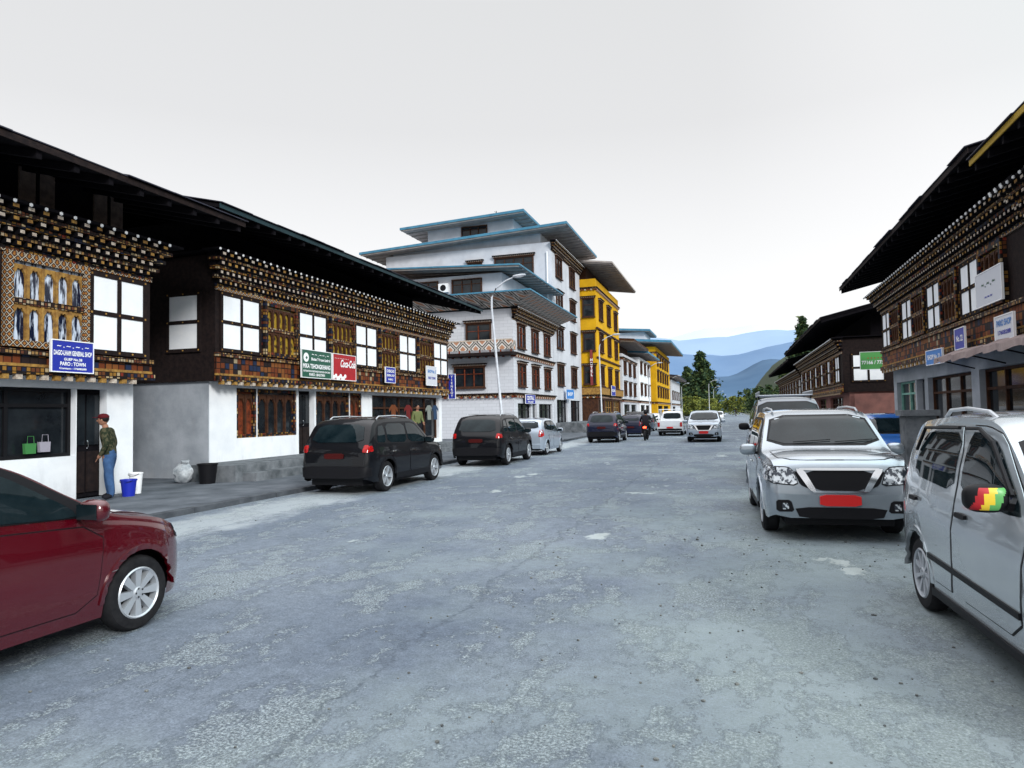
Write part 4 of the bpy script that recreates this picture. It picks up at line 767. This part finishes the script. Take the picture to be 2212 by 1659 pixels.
# ---------------- people ----------------
SKN=mat('skin',(.3,.15,.1),None,rough=.55); CAMO=mat('camouflage_cloth',(.018,.026,.014),(.07,.065,.038),14,.9,lo=.48,hi=.52); JEAN=mat('blue_denim',(.05,.11,.24),(.03,.065,.15),9,.9); DRK=mat('dark_cloth',(.015,.015,.02),None,rough=.9); HAIR=mat('black_hair',(.01,.008,.008),None,rough=.6); LIP=mat('lips',(.3,.08,.07),None)
def person(name,label,loc,rot,J,Eg,head,mats_cap=None,helmet=None):
    names=list(J); me=D.meshes.new('t'); me.from_pydata([J[n][0] for n in names],[(names.index(a),names.index(b)) for a,b,_ in Eg],[])
    o=D.objects.new('t',me); col.objects.link(o); md=o.modifiers.new('s','SKIN'); s2=o.modifiers.new('u','SUBSURF'); s2.levels=2; s2.render_levels=2
    for i,n in enumerate(names):
        r=J[n][1]; me.skin_vertices[0].data[i].radius=(r,r*(.72 if n in('chest','spine','pelvis') else 1)); me.skin_vertices[0].data[i].use_root=(n=='pelvis')
    bpy.context.view_layer.update(); em=D.meshes.new_from_object(o.evaluated_get(bpy.context.evaluated_depsgraph_get())); D.objects.remove(o)
    segs=[(Vector(J[a][0]),Vector(J[b][0]),m) for a,b,m in Eg]; mb=MB(); vs=[v.co.copy() for v in em.vertices]
    for p in em.polygons:
        c=sum((vs[i] for i in p.vertices),Vector())/len(p.vertices); best=None
        for a,b,m in segs:
            t=max(0,min(1,(c-a).dot(b-a)/max(1e-6,(b-a).length_squared))); d=(c-a-(b-a)*t).length
            if best is None or d<best[0]: best=(d,m)
        mb.mi(best[1]); mb.f.append(list(p.vertices)); mb.m.append(mb.mats.index(best[1]))
    mb.v=[tuple(v) for v in vs]; h=Vector(head)
    mb.ell(h,.078,.095,.115,SKN,1,16); mb.ell(h+Vector((0,-.1,-.01)),.014,.022,.022,SKN,1,8)
    for sx in (-1,1): mb.ell(h+Vector((sx*.03,-.086,.015)),.012,.008,.007,HAIR,1,6); mb.ell(h+Vector((sx*.08,0,-.005)),.012,.022,.032,SKN,1,8)
    mb.ell(h+Vector((0,-.085,-.05)),.022,.008,.006,LIP,1,6)
    for s_ in 'LR':
        w_=Vector(J['hand'+s_][0]); d=(w_-Vector(J['wrist'+s_][0])).normalized(); sd=d.cross(Vector((0,1,0))).normalized()
        if sd.length<.1: sd=Vector((1,0,0))
        for k in range(4): q=w_+sd*(-.03+.02*k); l=(.07,.08,.075,.06)[k]; mb.tube([q,q+d*l*.5,q+d*l+Vector((0,0,-.015))],[.009,.0085,.006],6,SKN)
        q=w_-d*.03; mb.tube([q,q-sd*.045+d*.02,q-sd*.05+d*.05],[.011,.01,.007],6,SKN)
    b=mb.obj(name,None,True,loc=loc,rot=R(rot)); tag(b,label,'person')
    hm=MB()
    if helmet: hm.ell(h+Vector((0,.01,.02)),.125,.15,.15,helmet,1,16); hm.box(h.x-.09,h.x+.09,h.y-.15,h.y-.12,h.z-.03,h.z+.06,CGL); link('helmet',hm.mesh('helmet',True),b)
    else:
        hm.ell(h+Vector((0,.018,.03)),.086,.1,.1,HAIR,1,14); link('hair',hm.mesh('hair',True),b)
        if mats_cap: hm=MB(); hm.ell(h+Vector((0,.01,.07)),.094,.11,.07,mats_cap,1,14); hm.ell(h+Vector((0,-.13,.055)),.07,.07,.01,mats_cap,1,12); link('cap',hm.mesh('cap',True),b)
    return b
def stand(top_,leg,lean=0,arm=0):
    J={'pelvis':((0,0,.94),.155),'spine':((0,-.01,1.13),.16),'chest':((0,-.02-lean*.3,1.33),.19),'neck':((0,-.03-lean*.5,1.47),.06),'head':((0,-.04-lean*.6,1.56),.065)}
    E_=[('pelvis','spine',top_),('spine','chest',top_),('chest','neck',top_),('neck','head',SKN)]
    for s_,x in (('L',-1),('R',1)):
        J.update({'sh'+s_:((x*.19,-.02-lean*.3,1.4),.085),'el'+s_:((x*.25,.02-arm*.1,1.13),.065),'wrist'+s_:((x*.23,-.1-arm*.2,.92+arm*.25),.042),'hand'+s_:((x*.21,-.15-arm*.2,.86+arm*.27),.034),'hip'+s_:((x*.1,0,.88),.125),'knee'+s_:((x*.11,-.02+x*.05,.48),.085),'ank'+s_:((x*.12,.03+x*.06,.1),.065),'toe'+s_:((x*.14,-.13+x*.06,.04),.045)})
        E_+=[('chest','sh'+s_,top_),('sh'+s_,'el'+s_,top_),('el'+s_,'wrist'+s_,top_),('wrist'+s_,'hand'+s_,SKN),('pelvis','hip'+s_,leg),('hip'+s_,'knee'+s_,leg),('knee'+s_,'ank'+s_,leg),('ank'+s_,'toe'+s_,DRK)]
    return J,E_
J,E_=stand(CAMO,JEAN,.1,0)
person('person','person in camouflage jacket, jeans and dark red cap at a doorway',(-12.2,11.15,PZ),-60,J,E_,(0,-.13,1.63),mat('dark_red_cap_cloth',(.09,.008,.012),None,rough=.8))
J,E_=stand(DRK,DRK); person('person','person in dark clothes standing beside the shop steps',(-10.6,60.5,PZ),-20,J,E_,(0,-.05,1.63),None)
J,E_=stand(mat('olive_shirt_cloth',(.13,.15,.06),None),DRK,0,.3); person('person','person in an olive top standing at an open shopfront',(-12.7,26.9,.42),60,J,E_,(0,-.05,1.63),None)
mo=empty('motorcycle','dark motorcycle with its red tail light on','motorcycle',(-4.75,41.5,0),math.pi)
tm,rm_=wheel_meshes(.3,.12,8,RIM,.012)
for y in (-.62,.62): we=link('wheel',None,mo,(0,y,.3),R(90)); link('tyre',tm,we); link('rim',rm_,we)
m=MB(); m.ell((0,-.15,.78),.15,.3,.14,NAVY,.8,14); m.ell((0,-.1,.45),.14,.25,.17,BLK,.7,12); m.ell((0,.62,.68),.09,.16,.05,BLK,.8,10); m.tube([(0,-.62,.3),(0,-.42,.85),(0,-.38,1.0)],.035,8,CHR); m.tube([(.14,-.1,.3),(.17,.6,.36)],[.03,.05],8,CHR); m.tube([(0,.62,.3),(0,.3,.6),(0,-.2,.7)],.04,6,BLK); m.obj('frame',mo,True)
m=MB(); m.ell((0,.3,.82),.14,.38,.06,BLK,.7,12); m.obj('seat',mo,True); m=MB(); m.tube([(-.36,-.3,1.08),(-.1,-.4,1.0),(.1,-.4,1.0),(.36,-.3,1.08)],.016,6,BLK); m.obj('handlebar',mo); m=MB(); m.ell((0,.7,.76),.1,.04,.07,mat('lit_tail_lamp',(1,.05,.02),None,emi=9),.8,10); m.obj('taillight',mo); m=MB(); m.ell((0,-.5,.92),.09,.07,.09,HL,1,12); m.obj('headlight',mo)
J={'pelvis':((0,.2,.93),.15),'spine':((0,.15,1.12),.15),'chest':((0,.08,1.32),.17),'neck':((0,.05,1.47),.06),'head':((0,.03,1.55),.06)}
E_=[('pelvis','spine',DRK),('spine','chest',DRK),('chest','neck',DRK),('neck','head',SKN)]
for s_,x in (('L',-1),('R',1)):
    J.update({'sh'+s_:((x*.2,.07,1.4),.075),'el'+s_:((x*.33,-.05,1.18),.055),'wrist'+s_:((x*.34,-.25,1.1),.04),'hand'+s_:((x*.34,-.32,1.1),.036),'hip'+s_:((x*.12,.15,.9),.11),'knee'+s_:((x*.22,-.22,.72),.08),'ank'+s_:((x*.2,.05,.36),.055),'toe'+s_:((x*.2,-.12,.3),.045)})
    E_+=[('chest','sh'+s_,DRK),('sh'+s_,'el'+s_,DRK),('el'+s_,'wrist'+s_,DRK),('wrist'+s_,'hand'+s_,SKN),('pelvis','hip'+s_,DRK),('hip'+s_,'knee'+s_,DRK),('knee'+s_,'ank'+s_,DRK),('ank'+s_,'toe'+s_,BLK)]
person('person','motorcycle rider in dark jacket and helmet, seated',(-4.75,41.5,0),180,J,E_,(0,.02,1.64),None,helmet=BLK)
# ---------------- trees, hills ----------------
def leafm(n,a,b): return mat(n,a,b,1.5,.9)
LD=leafm('dark_foliage',(.018,.04,.022),(.038,.068,.03)); LL=leafm('light_foliage',(.06,.09,.03),(.09,.12,.04)); LY=leafm('yellow_foliage',(.24,.25,.05),(.14,.17,.04)); BARK=mat('bark',(.09,.06,.045),(.05,.035,.03),8,.9)
def tree(name,label,loc,h,wd,kind,ma,mb_,n=1600,ls=.35):
    r=empty(name,label,'tree',loc); t=MB(); t.tube([(0,0,-1),(0.05,0,h*.3),(-.05,.05,h*.6),(0,0,h*.9)],[h*.028,h*.02,h*.012,.02],8,BARK)
    cl=[]
    for i in range(90 if kind=='conifer' else 60):
        u=random.random()
        if kind=='conifer': z=h*(.08+.9*u); rr=wd*(1-u)**.9*random.uniform(.3,1.05)
        else: z=h*random.uniform(.25,1); rr=wd*math.sqrt(max(.02,1-((z/h-.6)/.45)**2))*random.uniform(.3,1)
        a=random.uniform(0,6.28); p=Vector((rr*math.cos(a),rr*math.sin(a),z)); cl.append(p)
        if i<16: t.tube([(0,0,z*.85),p*.6+Vector((0,0,z*.36)),p],[h*.008,h*.005,.02],5,BARK)
    t.obj('trunk',r); m=MB()
    for i in range(n):
        c=random.choice(cl); s=wd*.26*(1.25-c.z/h*.9); p=c+Vector((random.gauss(0,s*.5),random.gauss(0,s*.5),random.gauss(0,s*.5)))
        a=Vector((random.gauss(0,1),random.gauss(0,1),random.gauss(0,.6))).normalized(); b=a.cross(Vector((random.gauss(0,1),random.gauss(0,1),random.gauss(0,1)))).normalized(); q=ls*random.uniform(.5,1.3)
        m.add([p-a*q,p+b*q*.5,p+a*q,p-b*q*.5],[(0,1,2,3)],ma if random.random()<.7 else mb_)
    m.obj('crown',r)
tree('conifer_tree','tall broad dark conifer at the end of the street',(-7.5,205,0),18.5,7,'conifer',LD,LL,7000,.6)
tree('conifer_tree','dark conifer beside the street end',(-12,215,0),15,6,'conifer',LD,LL,4500,.6)
tree('conifer_tree','dark conifer standing behind timber shops',(9.5,98,0),14,3.4,'conifer',LD,LL,5000,.35)
tree('conifer_tree','small dark conifer on the hillside',(17,215,4),11,5,'conifer',LD,LL,4000,.5)
tree('leafy_tree','small round tree with yellow green leaves',(-9,170,0),5,3,'leafy',LY,LL,2500,.3)
tree('leafy_tree','sunlit yellow green bush at street end',(-5,185,0),4.5,3,'leafy',LY,LL,2500,.3)
tree('leafy_tree','sunlit yellow green bush at street end',(1.5,190,0),5,3.5,'leafy',LY,LD,2500,.3)
tree('leafy_tree','dark leafy tree beside the road',(8,170,0),7,4,'leafy',LD,LL,2800,.35)
tree('leafy_tree','dark leafy tree beside the road',(-13,240,0),9,6,'leafy',LD,LL,2400,.5)
tree('leafy_tree','dark leafy tree beside the road',(7,240,0),8,6,'leafy',LD,LL,2400,.5)
for i,(x,y,z,h) in enumerate(((24,330,10,11),(36,380,20,12),(30,360,15,9),(46,400,27,12),(55,410,30,11),(20,290,6,9),(42,420,26,9))):
    tree('conifer_tree','dark conifer growing on the wooded slope',(x,y,z),h,3.6,'conifer',LD,LL,900,.9)
def ridge(pts,y0,y1,ma,nx=110,ny=16,amp=10,sc_=.01):
    f=mono(pts); vs=[];fs=[]; x0,x1=pts[0][0],pts[-1][0]
    for i in range(nx+1):
        x=x0+(x1-x0)*i/nx
        for j in range(ny+1):
            t=j/ny; z=f(x)*(math.sin(t*math.pi/2)**1.2)+amp*noise.fractal(Vector((x*sc_,t*3,y0*.01)),1,2,5)*t-2*(1-t)
            vs.append((x,y0+(y1-y0)*t,z))
    for i in range(nx):
        for j in range(ny): a=i*(ny+1)+j; fs.append((a,a+ny+1,a+ny+2,a+1))
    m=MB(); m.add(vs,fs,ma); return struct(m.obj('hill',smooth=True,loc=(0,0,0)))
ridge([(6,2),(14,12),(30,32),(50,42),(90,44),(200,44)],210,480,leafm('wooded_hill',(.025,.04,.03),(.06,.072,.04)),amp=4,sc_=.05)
ridge([(-900,240),(-300,120),(-90,72),(0,70),(70,92),(300,110),(900,140)],900,1500,mat('haze_tinted_forest_hill',(.045,.09,.16),(.065,.12,.2),.006,1),amp=9,sc_=.008)  # aerial haze painted into the base colour, bluer and paler with each ridge outward
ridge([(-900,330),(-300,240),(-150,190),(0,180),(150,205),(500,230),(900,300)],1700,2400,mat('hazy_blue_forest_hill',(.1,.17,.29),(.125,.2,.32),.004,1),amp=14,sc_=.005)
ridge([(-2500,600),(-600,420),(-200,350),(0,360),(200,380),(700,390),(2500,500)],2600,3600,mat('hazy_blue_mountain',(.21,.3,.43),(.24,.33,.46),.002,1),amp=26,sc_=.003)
ridge([(-3500,900),(-1500,700),(-600,650),(-150,720),(200,730),(700,640),(1500,600),(3500,900)],4500,6500,mat('haze_paled_mountain',(.42,.5,.6),(.46,.53,.62),.0015,1),amp=45,sc_=.0016)  # farthest ridge: its paleness is distance haze put into the base colour
